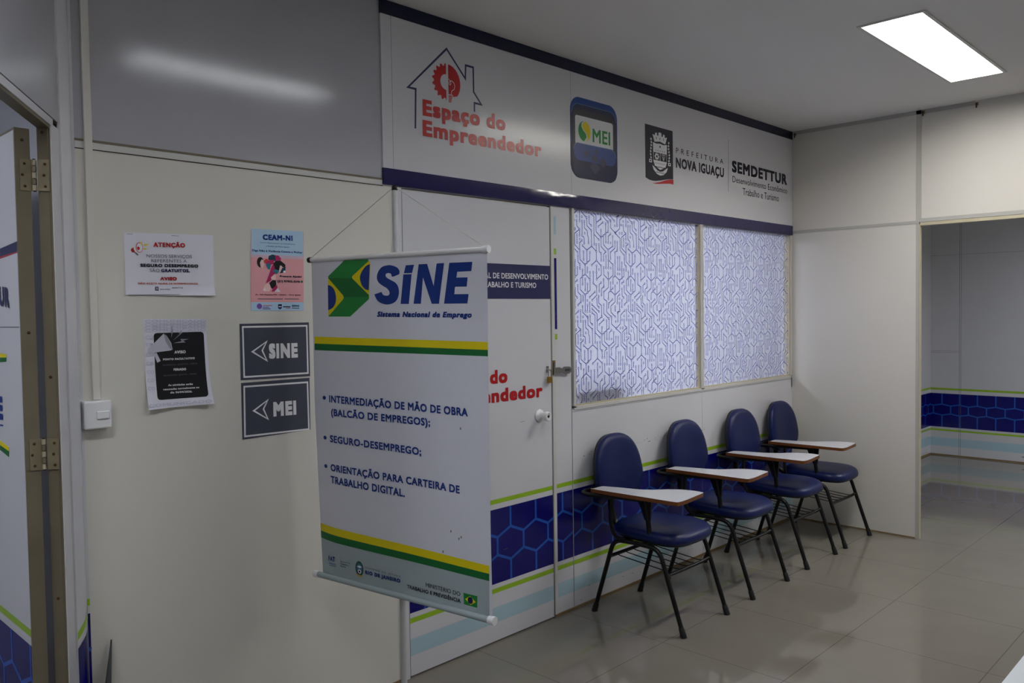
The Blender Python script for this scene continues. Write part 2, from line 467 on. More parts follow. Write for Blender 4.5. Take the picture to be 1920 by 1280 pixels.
CEAM = [
 ('p',[(1.535,1.9204),(1.7539,1.9224),(1.752,1.8265),(1.5324,1.8265)],'ceamblue',1),
 ('p',[(1.5324,1.8265),(1.752,1.8265),(1.7517,1.8149),(1.5321,1.8154)],'ceammid',1),
 ('p',[(1.5321,1.8154),(1.7517,1.8149),(1.7482,1.6484),(1.5268,1.6494)],'ceampink',1),
 ('p',[(1.5268,1.6494),(1.7482,1.6484),(1.7473,1.6155),(1.5259,1.6175)],'ceamblue',1),
 ('t','CEAM-NI',(1.5804,1.8814),(1.7059,1.8836),0.0202,'blue',0.05,0),
 ('t','Centro Especializado de Atendimento',(1.5684,1.8691),(1.7178,1.869),0.0044,'steel',0.01,0),
 ('t','à Mulher de Nova Iguaçu',(1.5935,1.8563),(1.6915,1.8571),0.0048,'steel',0.01,0),
 ('t','Diga Não à Violência Contra a Mulher',(1.536,1.8371),(1.7483,1.8374),0.0072,'blue',0.03,0),
 ('t','Procure Ajuda!',(1.6477,1.7436),(1.7418,1.7437),0.0074,'ink',0.05,0),
 ('t','(21) 97952-3546',(1.6367,1.7238),(1.7336,1.7244),0.0083,'ink',0.05,0),
 ('e',(1.742,1.7283),0.0053,0.0044,'green',2),
 ('t','Av. Nilo Peçanha,476 – Centro – Nova Iguaçu',(1.5441,1.6749),(1.7356,1.6746),0.005,'maroon',0.03,0),
 ('l',[(1.5543,1.661),(1.6588,1.6606)],'greyink',0.003,1,0),
 ('l',[(1.6652,1.6611),(1.727,1.6606)],'greyink',0.003,1,0),
 ('e',(1.5597,1.634),0.0107,0.0103,'purple',2),
 ('l',[(1.5735,1.6367),(1.6123,1.6365)],'pink',0.003,1,0),
 ('l',[(1.5734,1.6302),(1.5996,1.6301)],'purple',0.003,1,0),
 ('l',[(1.5732,1.6246),(1.6057,1.6244)],'purple',0.003,1,0),
 ('p',[(1.6376,1.6412),(1.6535,1.6412),(1.6531,1.6263),(1.645,1.6215),(1.6372,1.6264)],'navy',2),
 ('l',[(1.6396,1.6321),(1.651,1.632)],'white',0.003,3,0),
 ('l',[(1.658,1.6314),(1.6902,1.6312)],'navy',0.004,1,0),
 ('l',[(1.6707,1.6256),(1.6901,1.6261)],'red',0.002,1,0),
 ('t','SEMAS',(1.6961,1.6312),(1.7278,1.631),0.0069,'navy',0.05,0),
 ('l',[(1.6959,1.626),(1.7277,1.6252)],'greyink',0.003,1,0),
 ('p',[(1.6006,1.8095),(1.6034,1.8223),(1.6192,1.8285),(1.6317,1.8262),(1.6311,1.805),(1.6153,1.8016)],'tealdark',2),
 ('p',[(1.6301,1.8261),(1.6443,1.8252),(1.6551,1.8143),(1.6516,1.8028),(1.6311,1.805)],'magenta',2),
 ('e',(1.5688,1.7973),0.0146,0.0195,'black',2),
 ('p',[(1.5663,1.7958),(1.5737,1.8086),(1.5813,1.8061),(1.5833,1.7893),(1.5774,1.7752),(1.5689,1.7791)],'skin',3),
 ('p',[(1.5819,1.8033),(1.5923,1.8115),(1.6045,1.8069),(1.5965,1.7954),(1.5872,1.7937)],'redskin',3),
 ('p',[(1.5872,1.7937),(1.6061,1.8069),(1.6249,1.809),(1.6245,1.7934),(1.6087,1.7887)],'magenta',3),
 ('p',[(1.5901,1.7896),(1.6027,1.797),(1.6118,1.7888),(1.6066,1.7704),(1.599,1.773)],'teal',3),
 ('p',[(1.6213,1.7933),(1.6311,1.805),(1.6532,1.8057),(1.672,1.7921),(1.6716,1.7778),(1.6543,1.7858),(1.6459,1.7686),(1.6301,1.771)],'black',4),
 ('p',[(1.6081,1.7676),(1.6148,1.7847),(1.6246,1.7963),(1.6321,1.7852),(1.6299,1.7625),(1.62,1.7453),(1.607,1.7282),(1.5882,1.7194)],'magenta',3),
 ('p',[(1.6175,1.7678),(1.6302,1.7738),(1.6458,1.7671),(1.636,1.7556),(1.6235,1.7595)],'teal',5),
 ('p',[(1.6443,1.7685),(1.6496,1.7885),(1.6575,1.7859),(1.6538,1.7688),(1.6472,1.7601)],'skin',5),
 ('p',[(1.6472,1.7587),(1.6589,1.7789),(1.6734,1.7835),(1.6714,1.7692),(1.6616,1.7604)],'tealdark',5),
 ('e',(1.6674,1.7651),0.0052,0.004,'white',5),
 ('p',[(1.6089,1.7409),(1.6234,1.7539),(1.6311,1.7484),(1.6291,1.7328),(1.6165,1.7325)],'skin',4),
 ('p',[(1.5751,1.6913),(1.5818,1.7109),(1.5944,1.7195),(1.6067,1.7169),(1.6094,1.7),(1.5997,1.6887)],'skin',3),
 ('p',[(1.6022,1.721),(1.6165,1.7325),(1.6306,1.7314),(1.6317,1.7144),(1.6187,1.6973),(1.6095,1.7028)],'black',4),
 ('p',[(1.6106,1.6887),(1.6188,1.7029),(1.6349,1.7144),(1.6362,1.7031),(1.6247,1.6888)],'magenta',4),
 ('p',[(1.6232,1.6888),(1.6377,1.7031),(1.6484,1.6884)],'white',4),
 ('p',[(1.5766,1.6927),(1.5847,1.7054),(1.5874,1.6914)],'white',4),
]
COMUNICADO = [
 ('t','COMUNICADO',(1.1372,1.5815),(1.3516,1.5796),0.0092,'palelil',0.02,0),
 ('t','COMUNICADO',(1.1369,1.5705),(1.3512,1.5681),0.0093,'palelil',0.02,0),
 ('t','COMUNICADO',(1.1366,1.561),(1.3509,1.558),0.0093,'palelil',0.02,0),
 ('t','COMUNICADO',(1.1362,1.5501),(1.3506,1.5465),0.0093,'palelil',0.02,0),
 ('t','COMUNICADO',(1.134,1.2963),(1.3568,1.2943),0.0104,'palelil',0.02,0),
 ('t','CO',(1.1382,1.5262),(1.1626,1.526),0.011,'palelil',0.02,0),
 ('t','CO',(1.1382,1.5016),(1.1626,1.5012),0.011,'palelil',0.02,0),
 ('t','CO',(1.1382,1.4688),(1.1626,1.4681),0.011,'palelil',0.02,0),
 ('t','CO',(1.1382,1.4387),(1.1626,1.4378),0.011,'palelil',0.02,0),
 ('t','CO',(1.1382,1.4085),(1.1626,1.4075),0.0112,'palelil',0.02,0),
 ('t','CO',(1.1381,1.3811),(1.1626,1.3799),0.0112,'palelil',0.02,0),
 ('t','CO',(1.1381,1.3536),(1.1626,1.3522),0.0113,'palelil',0.02,0),
 ('p',[(1.1656,1.5328),(1.1662,1.5382),(1.1685,1.5421),(1.1723,1.5444),(1.1777,1.5452),(1.3282,1.5453),(1.3341,1.5444),(1.3383,1.542),(1.3409,1.538),(1.3419,1.5323),(1.3472,1.3285),(1.3465,1.3228),(1.344,1.3187),(1.3399,1.3163),(1.3341,1.3156),(1.1811,1.3173),(1.1756,1.3181),(1.1717,1.3205),(1.1694,1.3244),(1.1685,1.3299)],'black',1),
 ('t','AVISO',(1.2342,1.4725),(1.2739,1.4721),0.0101,'white',0.04,0),
 ('t','PONTO FACULTATIVO',(1.1942,1.4508),(1.3056,1.4498),0.0069,'white',0.04,0),
 ('t','02/04/2026: QUINTA - FEIRA',(1.1928,1.4319),(1.3151,1.4315),0.0056,'greyink',0.0,0),
 ('t','FERIADO',(1.2296,1.4138),(1.2736,1.4128),0.0079,'white',0.04,0),
 ('t','03/04/2026: SEXTA - FEIRA',(1.1937,1.3966),(1.3111,1.3956),0.005,'greyink',0.0,0),
 ('t','As atividades serão',(1.2083,1.3621),(1.2948,1.3604),0.0067,'white',0.03,0),
 ('t','retomadas normalmente no',(1.1904,1.3489),(1.3165,1.3471),0.0067,'white',0.03,0),
 ('t','dia 06/04/2026.',(1.2138,1.3365),(1.2911,1.3344),0.0067,'white',0.03,0),
 ('p',[(1.1454,1.4945),(1.1649,1.5102),(1.1989,1.5422),(1.2098,1.535),(1.2245,1.5093),(1.2286,1.4868),(1.2209,1.4838),(1.1763,1.4802),(1.1516,1.475),(1.1436,1.4822)],'mega',2),
 ('p',[(1.1997,1.5414),(1.209,1.535),(1.2217,1.5095),(1.2267,1.4869),(1.2184,1.4928),(1.2051,1.5156)],'mega2',3),
 ('p',[(1.1638,1.4758),(1.1735,1.4781),(1.1864,1.4498),(1.1747,1.4443)],'mega',2),
 ('p',[(1.2251,1.5275),(1.2329,1.5552),(1.2287,1.5567),(1.2307,1.5749),(1.2214,1.5472),(1.2262,1.5484)],'mega2',3),
 ('p',[(1.229,1.5162),(1.2654,1.5445),(1.2582,1.5447),(1.2806,1.5696),(1.251,1.5421),(1.2567,1.5414)],'mega2',3),
 ('p',[(1.2316,1.5085),(1.2617,1.515),(1.2561,1.5223),(1.2864,1.5207),(1.266,1.5163),(1.2745,1.5097)],'mega2',3),
]
SINE_PAPER = [
 ('l',[(1.4909,1.5583),(1.7598,1.5567),(1.7602,1.3719),(1.4916,1.3743)],'white',0.0065,1,1),
 ('l',[(1.527,1.4659),(1.5863,1.5016),(1.5669,1.4686),(1.5855,1.4294)],'white',0.006,1,1),
 ('t','SINE',(1.594,1.4365),(1.7166,1.4349),0.0564,'white',0.06,0),
]
MEI_PAPER = [
 ('l',[(1.4906,1.3386),(1.757,1.3361),(1.7587,1.152),(1.4886,1.1554)],'white',0.0065,1,1),
 ('l',[(1.5261,1.2465),(1.5843,1.2813),(1.5657,1.2491),(1.5836,1.2096)],'white',0.006,1,1),
 ('t','MEI',(1.6063,1.2167),(1.704,1.2145),0.0549,'white',0.06,0),
]
BANNER = [
 ('p',[(0.0086,1.5166),(0.8451,1.5045),(0.8446,1.4789),(0.0077,1.4904)],'yellow',1),
 ('p',[(0.0077,1.4904),(0.8446,1.4789),(0.8442,1.4585),(0.0068,1.4654)],'green',1),
 ('p',[(0.4543,1.7469),(0.4521,1.7499),(0.4487,1.7542),(0.4441,1.7581),(0.4379,1.7611),(0.4305,1.7637),(0.4231,1.7658),(0.4163,1.7673),(0.4095,1.7684),(0.4018,1.7686),(0.3919,1.7681),(0.3811,1.7669),(0.3714,1.7643),(0.3634,1.7599),(0.3566,1.7542),(0.3513,1.748),(0.3474,1.7414),(0.345,1.7344),(0.3441,1.7279),(0.3447,1.7222),(0.3467,1.7169),(0.3502,1.712),(0.3556,1.7073),(0.3625,1.7029),(0.3695,1.6988),(0.3769,1.6953),(0.3845,1.692),(0.3909,1.6889),(0.3955,1.6856),(0.3989,1.6824),(0.4014,1.6792),(0.4032,1.676),(0.4042,1.6727),(0.4042,1.6699),(0.4032,1.6674),(0.4014,1.6653),(0.3989,1.6638),(0.3958,1.6628),(0.3922,1.6624),(0.388,1.6625),(0.383,1.663),(0.3776,1.6641),(0.373,1.6659),(0.3697,1.6692),(0.3674,1.6732),(0.3658,1.6761),(0.33,1.6685),(0.3329,1.6633),(0.3371,1.6559),(0.3418,1.6494),(0.3467,1.6449),(0.3522,1.6412),(0.3591,1.638),(0.3682,1.635),(0.3788,1.6325),(0.3893,1.6313),(0.3998,1.6316),(0.4103,1.633),(0.4195,1.6354),(0.4272,1.6385),(0.4336,1.6424),(0.439,1.6474),(0.4434,1.6538),(0.4468,1.6613),(0.4489,1.6688),(0.4493,1.6761),(0.4485,1.6836),(0.4465,1.6904),(0.4436,1.6962),(0.4396,1.7014),(0.4342,1.7061),(0.4265,1.7104),(0.4173,1.7143),(0.4089,1.7178),(0.4022,1.7208),(0.3964,1.7235),(0.392,1.7262),(0.389,1.7289),(0.3875,1.7316),(0.387,1.7341),(0.3878,1.7364),(0.3898,1.7386),(0.3924,1.7401),(0.3956,1.7411),(0.3994,1.7414),(0.4032,1.7413),(0.4069,1.7405),(0.4106,1.7391),(0.4138,1.7371),(0.4151,1.7336),(0.416,1.7294),(0.4199,1.7273),(0.4303,1.7291),(0.4436,1.7328),(0.4532,1.7356)],'blue',1),
 ('p',[(0.484,1.7646),(0.5224,1.7647),(0.5123,1.737),(0.4742,1.7376)],'blue',1),
 ('p',[(0.4716,1.734),(0.5101,1.7334),(0.4939,1.6316),(0.4555,1.6323)],'blue',1),
 ('p',[(0.5436,1.7653),(0.5818,1.765),(0.6089,1.6901),(0.6241,1.7643),(0.6564,1.7643),(0.6307,1.6299),(0.5984,1.6304),(0.5618,1.72),(0.5492,1.6313),(0.5157,1.6319)],'blue',1),
 ('p',[(0.6794,1.7641),(0.7768,1.7627),(0.7718,1.7332),(0.7129,1.7332),(0.7087,1.7142),(0.7566,1.7136),(0.7519,1.6838),(0.7024,1.6844),(0.6988,1.6603),(0.7595,1.6591),(0.7541,1.6289),(0.6533,1.6298)],'blue',1),
 ('t','Sistema Nacional de Emprego',(0.3423,1.5889),(0.772,1.5825),0.0189,'blue',0.05,0.25),
 ('p',[(0.1803,1.796),(0.3017,1.7942),(0.3128,1.7795),(0.3034,1.6692),(0.3044,1.6603),(0.3019,1.6518),(0.2066,1.5907),(0.0887,1.5917),(0.0906,1.7221),(0.0927,1.7419)],'yellow',1),
 ('p',[(0.1803,1.796),(0.3017,1.7942),(0.3037,1.7869),(0.2204,1.7371),(0.2187,1.7285),(0.0924,1.733),(0.0927,1.7419)],'green2',2),
 ('p',[(0.0924,1.7343),(0.2192,1.7298),(0.2269,1.7241),(0.3046,1.666),(0.2999,1.6585),(0.1746,1.6606),(0.1702,1.6691)],'green',2),
 ('p',[(0.3044,1.6603),(0.3019,1.6518),(0.2066,1.5907),(0.0887,1.5917),(0.1697,1.6535),(0.1747,1.6619)],'green2',2),
 ('p',[(0.311,1.7764),(0.3061,1.7753),(0.2992,1.7734),(0.292,1.7703),(0.2848,1.7655),(0.2775,1.7594),(0.2712,1.7528),(0.2661,1.746),(0.262,1.7386),(0.2601,1.7309),(0.2608,1.7222),(0.2636,1.7132),(0.2675,1.7051),(0.2726,1.6985),(0.2788,1.693),(0.2851,1.6887),(0.2917,1.6859),(0.2983,1.6844),(0.3029,1.6834)],'blue',3),
 ('p',[(0.0901,1.709),(0.0949,1.7081),(0.1018,1.7066),(0.1084,1.7041),(0.1143,1.7004),(0.12,1.6956),(0.1247,1.6899),(0.1284,1.6828),(0.131,1.6747),(0.1326,1.6667),(0.1331,1.6589),(0.1325,1.6512),(0.1304,1.6438),(0.1268,1.6367),(0.1217,1.6299),(0.1154,1.6244),(0.1066,1.6203),(0.0966,1.6174),(0.0895,1.6155)],'blue',3),
 ('t','INTERMEDIAÇÃO DE MÃO DE OBRA',(0.0861,1.2714),(0.7491,1.2594),0.0272,'blue',0.03,0),
 ('t','(BALCÃO DE EMPREGOS);',(0.0951,1.222),(0.5799,1.2151),0.0263,'blue',0.03,0),
 ('t','SEGURO-DESEMPREGO;',(0.0852,1.1223),(0.5366,1.1113),0.0264,'blue',0.03,0),
 ('t','ORIENTAÇÃO PARA CARTEIRA DE',(0.0843,1.0137),(0.7087,1.0006),0.0265,'blue',0.03,0),
 ('t','TRABALHO DIGITAL.',(0.0828,0.9678),(0.457,0.9581),0.0276,'blue',0.03,0),
 ('e',(0.0573,1.2872),0.0094,0.0073,'blue',1),
 ('e',(0.0549,1.1363),0.0094,0.0074,'blue',1),
 ('e',(0.054,1.028),0.0095,0.0073,'blue',1),
 ('p',[(-0.0073,0.7435),(0.8263,0.7297),(0.8235,0.5887),(-0.0151,0.599)],'silver',0.1),
 ('p',[(-0.0012,0.8023),(0.8273,0.7798),(0.8268,0.7536),(-0.0008,0.7725)],'yellow',1),
 ('p',[(-0.0008,0.7725),(0.8268,0.7536),(0.8263,0.7297),(-0.0004,0.7446)],'green',1),
 ('t','FAT',(0.0509,0.6665),(0.0931,0.6698),0.0181,'blue',0.03,0),
 ('l',[(0.0534,0.657),(0.096,0.6596)],'steel',0.004,1,0),
 ('l',[(0.0531,0.6493),(0.0974,0.6523)],'steel',0.003,1,0),
 ('t','Secretaria de',(0.1254,0.6752),(0.1776,0.6764),0.0053,'greend',0.0,0),
 ('t','Trabalho e',(0.1252,0.6664),(0.1698,0.6665),0.0054,'greend',0.03,0),
 ('t','Renda',(0.1249,0.6577),(0.1535,0.6581),0.0053,'greend',0.03,0),
 ('e',(0.2252,0.6667),0.021,0.0279,'greend',1),
 ('e',(0.2253,0.6685),0.0141,0.0175,'sky',2),
 ('p',[(0.2134,0.6739),(0.2266,0.6788),(0.2395,0.6747),(0.2263,0.6687)],'white',3),
 ('e',(0.226,0.6564),0.0089,0.0078,'white',3),
 ('e',(0.226,0.6564),0.0047,0.0041,'ink',4),
 ('l',[(0.2098,0.6424),(0.2411,0.6398)],'gold',0.006,3,0),
 ('t','GOVERNO DO ESTADO',(0.255,0.6736),(0.4304,0.6699),0.0063,'greyink',0.02,0),
 ('t','RIO DE JANEIRO',(0.2555,0.6527),(0.4299,0.651),0.0137,'navy2',0.07,0),
 ('t','MINISTÉRIO DO',(0.5491,0.6598),(0.7032,0.6564),0.014,'ink',0.0,0),
 ('t','TRABALHO E PREVIDÊNCIA',(0.4622,0.6384),(0.704,0.6339),0.0132,'ink',0.025,0),
 ('p',[(0.7164,0.67),(0.7755,0.6703),(0.7739,0.6311),(0.7177,0.6323)],'green2',1),
 ('p',[(0.7237,0.6512),(0.7452,0.6644),(0.7688,0.649),(0.7467,0.6357)],'yellow',2),
 ('e',(0.7457,0.6505),0.011,0.0117,'navy',3),
]
DOORPRINT = [
]
LEAF = [
 ('p',[(-0.0135,1.8113),(0.1571,1.8217),(0.1537,1.7931),(-0.0165,1.7875)],'navy',1),
 ('p',[(-0.0165,1.7875),(0.1537,1.7931),(0.1532,1.7893),(-0.0173,1.7811)],'red',1),
 ('t','UR',(-0.0353,1.6405),(0.0618,1.6327),0.0594,'navy',0.05,0),
 ('l',[(-0.0436,1.5758),(0.1481,1.5763)],'greyink',0.002,1,0),
 ('p',[(-0.0538,1.4961),(0.0125,1.4946),(0.0113,1.4849),(-0.0555,1.4831)],'yellow',1),
 ('p',[(-0.0555,1.4831),(0.0113,1.4849),(0.0097,1.4721),(-0.0574,1.4683)],'green',1),
 ('p',[(-0.0884,1.2263),(0.0049,1.2145),(0.0033,1.2014),(-0.0903,1.2112)],'yellow',1),
 ('p',[(-0.0903,1.2112),(0.0033,1.2014),(0.0011,1.1834),(-0.0922,1.1961)],'green',1),
 ('t','E',(-0.103,1.2913),(-0.046,1.2926),0.0719,'blue',0.06,0),
 ('p',[(-0.0819,1.2765),(-0.0479,1.2778),(-0.0485,1.2728),(-0.0826,1.2715)],'blue',1),
]
CIRC_LINES = [[(400,-3),(359,-30),(358,-79),(317,-105)],[(317,-105),(361,-133),(361,-200),(400,-228)],[(317,-105),(274,-78),(275,-39)],[(0,0),(1,-59)],[(62,-36),(62,-79),(101,-104)],[(101,-104),(102,-189)],[(100,-14),(126,-27),(124,-122)],[(124,-122),(125,-178)],[(124,-122),(167,-151)],[(144,-58),(143,-108),(186,-136)],[(101,8),(143,-19),(144,-58)],[(186,-36),(144,-58)],[(252,-46),(251,-102)],[(251,-102),(229,-112)],[(229,-112),(207,-126)],[(207,-126),(186,-136)],[(186,-96),(186,-136)],[(186,-136),(186,-187),(228,-215)],[(228,-215),(208,-230),(207,-263)],[(229,-58),(229,-112)],[(229,-112),(230,-161)],[(207,-126),(208,-176),(249,-203)],[(249,-203),(293,-180)],[(293,-180),(293,-125)],[(249,-203),(250,-257)],[(250,-257),(293,-285)],[(273,-113),(251,-128),(251,-163)],[(203,-53),(162,-79)],[(-25,-57),(-24,-86),(-1,-103)],[(-1,-103),(-1,-136)],[(-1,-103),(-43,-128),(-42,-188),(-1,-215)],[(-1,-215),(-1,-177)],[(-1,-177),(19,-161)],[(-1,-215),(0,-265),(43,-292)],[(43,-292),(60,-281)],[(60,-213),(60,-281)],[(60,-281),(85,-267),(86,-224)],[(60,-213),(23,-190)],[(60,-213),(102,-189)],[(102,-189),(143,-216)],[(143,-216),(143,-178)],[(143,-216),(143,-266)],[(143,-266),(101,-292)],[(143,-266),(184,-294)],[(-23,-134),(-23,-176)],[(21,-58),(20,-135)],[(20,-135),(38,-146),(38,-176)],[(41,-58),(42,-94),(66,-108),(67,-131),(75,-144),(75,-173)],[(82,-29),(82,-65),(101,-77)],[(-17,-244),(-17,-279),(0,-291)],[(31,-222),(31,-265)],[(167,-176),(168,-215),(185,-225)],[(185,-225),(186,-264)],[(313,-154),(313,-190),(269,-217)],[(269,-217),(270,-252)],[(335,-155),(334,-203)],[(334,-203),(312,-215)],[(312,-215),(312,-266)],[(353,-5),(334,-16)],[(334,-16),(333,-64)],[(206,-439),(206,-478),(232,-489),(231,-551),(273,-579)],[(17,-518),(17,-549),(58,-576)],[(42,-455),(41,-545)],[(60,-511),(59,-546)],[(80,-499),(80,-547)],[(100,-509),(160,-547)],[(159,-462),(160,-500),(185,-515),(184,-575)],[(205,-509),(204,-559),(247,-587)],[(293,-285),(293,-344),(250,-370)],[(207,-302),(208,-343),(250,-370)],[(248,-331),(250,-370)],[(250,-370),(249,-413),(206,-439)],[(184,-294),(186,-343),(143,-369)],[(143,-295),(142,-332)],[(142,-332),(143,-369)],[(-1,-291),(-1,-314)],[(311,-346),(292,-358),(291,-389)],[(311,-346),(353,-371)],[(353,-371),(377,-358)],[(377,-358),(376,-311)],[(376,-311),(377,-271)],[(377,-358),(396,-347),(395,-309)],[(353,-371),(353,-430),(309,-455)],[(310,-403),(309,-455)],[(268,-431),(309,-455)],[(268,-431),(268,-386)],[(268,-431),(290,-416)],[(268,-431),(248,-443),(247,-477)],[(309,-455),(310,-493),(269,-518),(270,-552),(309,-578)],[(351,-452),(331,-465),(330,-501)],[(351,-500),(351,-543)],[(351,-543),(332,-554)],[(309,-520),(309,-542)],[(285,-480),(249,-503)],[(249,-503),(248,-525)],[(205,-369),(207,-408)],[(207,-408),(186,-421),(185,-456)],[(183,-386),(164,-399),(165,-435)],[(114,-331),(113,-391)],[(113,-391),(142,-409)],[(142,-409),(143,-456),(101,-484)],[(127,-439),(80,-468)],[(143,-476),(145,-513),(161,-524)],[(43,-292),(43,-343)],[(43,-343),(20,-356)],[(20,-356),(21,-321)],[(20,-356),(20,-398)],[(20,-356),(1,-369),(0,-427),(42,-455)],[(42,-455),(62,-442)],[(62,-442),(85,-430),(84,-371)],[(84,-371),(43,-343)],[(84,-371),(85,-332)],[(43,-369),(42,-429)],[(62,-396),(62,-442)],[(63,-308),(62,-331)],[(-25,-377),(-44,-388)],[(-21,-405),(-20,-441),(5,-458),(4,-493)],[(4,-493),(-20,-510)],[(-43,-420),(-42,-458),(-27,-470)],[(-44,-484),(-45,-523)],[(23,-462),(23,-486)],[(229,-238),(228,-304)],[(250,-261),(249,-304)],[(312,-270),(311,-346)],[(337,-242),(337,-311)],[(356,-241),(356,-311)]]
CIRC_RINGS = [(-25,-35),(20,-35),(-45,-57),(-38,-102),(0,-156),(43,-122),(273,-163),(357,-104),(379,-105),(313,-65),(59,-486),(271,-304),(336,-335),(354,-336),(331,-387),(351,-476),(164,-315)]

# ------------------------------------------------------------------ room shell
fl = MB().box((-3.2, -5.2, -0.06), (9.7, 3.2, 0.0), 'porcelain').build('floor'); struct(fl, 'beige polished porcelain tile floor with thin grout lines', 'floor')
LAMPS = [('main', 4.655, -1.415, 1.35, 0.27), ('near', 2.25, -1.48, 1.2, 0.2), ('entry', -0.05, -1.46, 1.2, 0.27), ('rear', 1.1, -4.1, 1.2, 0.27), ('rear', 4.2, -4.1, 1.2, 0.27), ('office', 4.1, 2.05, 2.4, 0.4), ('far', 7.6, -2.7, 1.2, 0.27), ('side', -0.9, 0.5, 1.2, 0.27)]
def ceiling_with_holes():
    mb = MB()
    xs = sorted({-3.2, 9.7} | {v for _, x, y, l, w in LAMPS for v in (x - l/2, x + l/2)})
    ys = sorted({-5.2, 3.2} | {v for _, x, y, l, w in LAMPS for v in (y - w/2, y + w/2)})
    for i in range(len(xs) - 1):
        for j in range(len(ys) - 1):
            cx, cy = (xs[i]+xs[i+1])/2, (ys[j]+ys[j+1])/2
            if any(abs(cx-x) < l/2 and abs(cy-y) < w/2 for _, x, y, l, w in LAMPS): continue
            mb.add([(xs[i],ys[j],H),(xs[i],ys[j+1],H),(xs[i+1],ys[j+1],H),(xs[i+1],ys[j],H)], [(0,1,2,3)], 'ceilingpaint')
    mb.box((-3.2, -5.2, H + 0.1), (9.7, 3.2, H + 0.14), 'ceilingpaint')
    return mb
struct(ceiling_with_holes().build('ceiling'), 'plain grey white painted ceiling', 'ceiling')

T = 0.05
def wall_main():
    mb = MB()
    mb.box((0.936, 0, 0.0), (2.19, T, 2.138), 'cream')
    mb.box((0.936, 0, 2.165), (5.96, T, H), 'panel')
    mb.box((0.936, -0.002, 2.138), (2.19, T, 2.165), 'alu')
    mb.box((0.936, -0.0035, 2.1615), (2.142, 0.0, 2.169), 'dirtybeige')
    mb.box((0.936, -0.0028, 2.137), (2.142, 0.0, 2.1395), 'gap')
    mb.box((2.19, 0, 2.138), (5.96, T, 2.165), 'panel')
    mb.box((2.19, -0.006, 0), (2.236, T, 2.138), 'wrap')            # door frame side
    mb.box((0.896, 0, 0), (0.936, T, H), 'wrap')                    # strip beside the corner post
    mb.box((3.207, -0.004, 0), (3.229, T, 2.138), 'alu')            # jamb
    mb.box((3.232, 0, 0), (3.36, T, 2.138), 'wrap')
    mb.box((3.1972, 0.004, 0), (3.24, T, 2.138), 'gap')
    mb.box((3.36, 0.004, 0), (3.366, T, 2.138), 'gap')
    mb.box((3.366, 0, 0), (4.667, T, 1.075), 'wrap'); mb.box((4.67, 0, 0), (5.96, T, 1.075), 'wrap')
    mb.box((4.66, 0.004, 0), (4.68, T, 1.075), 'gap')
    mb.box((5.945, 0, 1.0), (5.96, T, 2.138), 'alu')
    pr = Print()
    bands(pr, 3.229, 3.36, xm=3.185); bands(pr, 3.366, 4.667, xm=3.4365, w=0.181); bands(pr, 4.67, 5.956, xm=4.60, w=0.181)
    bands(pr, 0.896, 0.936, xm=0.80)
    for z0, z1, m in ((1.996, 2.091, 'paleblue'), (1.893, 1.923, 'lime'), (1.506, 1.874, 'bandblue'), (1.453, 1.481, 'lime')):
        pr.rect(3.2315, z0, 3.252, z1, m)
    for x0, x1, z in ((3.37, 4.665, 1.062), (4.672, 5.95, 1.062)): pr.rect(x0, z - 0.001, x1, z + 0.001, 'greyink')
    rnd = random.Random(4)
    for x0, x1, n in ((3.44, 3.52, 4), (3.9, 4.26, 26), (4.46, 4.72, 12), (5.15, 5.35, 8)):
        for k in range(n):
            x = x0 + (x1-x0)*rnd.random(); z = 0.822 + 0.012*rnd.uniform(-1, 1) + 0.02*(x-x0)
            w, h = rnd.uniform(0.003, 0.014), rnd.uniform(0.0015, 0.005)
            pr.poly([(x, z), (x+w, z+rnd.uniform(-.003, .003)), (x+w*.9, z+h), (x+w*.2, z+h*rnd.uniform(.6, 1.2))], 'scuff')
    for k in range(14):
        x = rnd.uniform(3.4, 4.6); z = rnd.uniform(0.02, 0.1)
        pr.rect(x, z, x + rnd.uniform(.004, .02), z + .002, 'scuff')
    pr.emit(mb, ywall)
    return mb
struct(wall_main().build('wall_main'), 'white panelled partition with blue honeycomb band behind the chairs', 'wall')
bb = MB().box((0.936, -0.006, 0), (2.19, 0, 0.012), 'sill').box((3.207, -0.006, 0), (5.96, 0, 0.014), 'sill')
struct(bb.build('baseboard_main'), 'thin brown strip along the foot of the main partition', 'baseboard')

# left wall: runs from the corner (0.92, 0) towards the camera at sixty degrees
P0, LU, LN = Vector((0.92, 0, 0)), Vector((-0.502, -0.865, 0)), Vector((-0.865, 0.502, 0))
def lw(s, off, z): return P0 + LU*s + LN*off + Vector((0, 0, z))
def lbox(mb, s0, s1, o0, o1, z0, z1, m):
    V = [lw(s, o, z) for z in (z0, z1) for s, o in ((s0,o0),(s1,o0),(s1,o1),(s0,o1))]
    mb.add(V, [(0,1,2,3),(7,6,5,4),(4,5,1,0),(5,6,2,1),(6,7,3,2),(7,4,0,3)], m)
TL = 0.035
mb = MB()
lbox(mb, 0.128, 0.2, 0, TL, 0, 2.165, 'wrap'); lbox(mb, 0.2, 0.225, -0.002, TL, 0, 2.165, 'wrap')
lbox(mb, 0.225, 0.2275, 0.001, TL, 0, 2.16, 'dirtybeige')
lbox(mb, 0.2275, 0.232, 0.006, TL - 0.006, 0, 2.16, 'dirtybeige')
lbox(mb, 0.122, 0.128, 0.006, TL, 0, H, 'gap')
lbox(mb, 0.128, 3.2, 0, TL, 2.185, H, 'panel'); lbox(mb, 0.128, 3.2, 0.004, TL, 2.179, 2.185, 'gap')
lbox(mb, 0.2, 3.2, -0.002, TL, 2.157, 2.179, 'wrap'); lbox(mb, 0.225, 1.09, 0.001, TL, 2.148, 2.157, 'dirtybeige')
lbox(mb, 1.09, 3.2, 0, TL, 0, 2.16, 'panel')
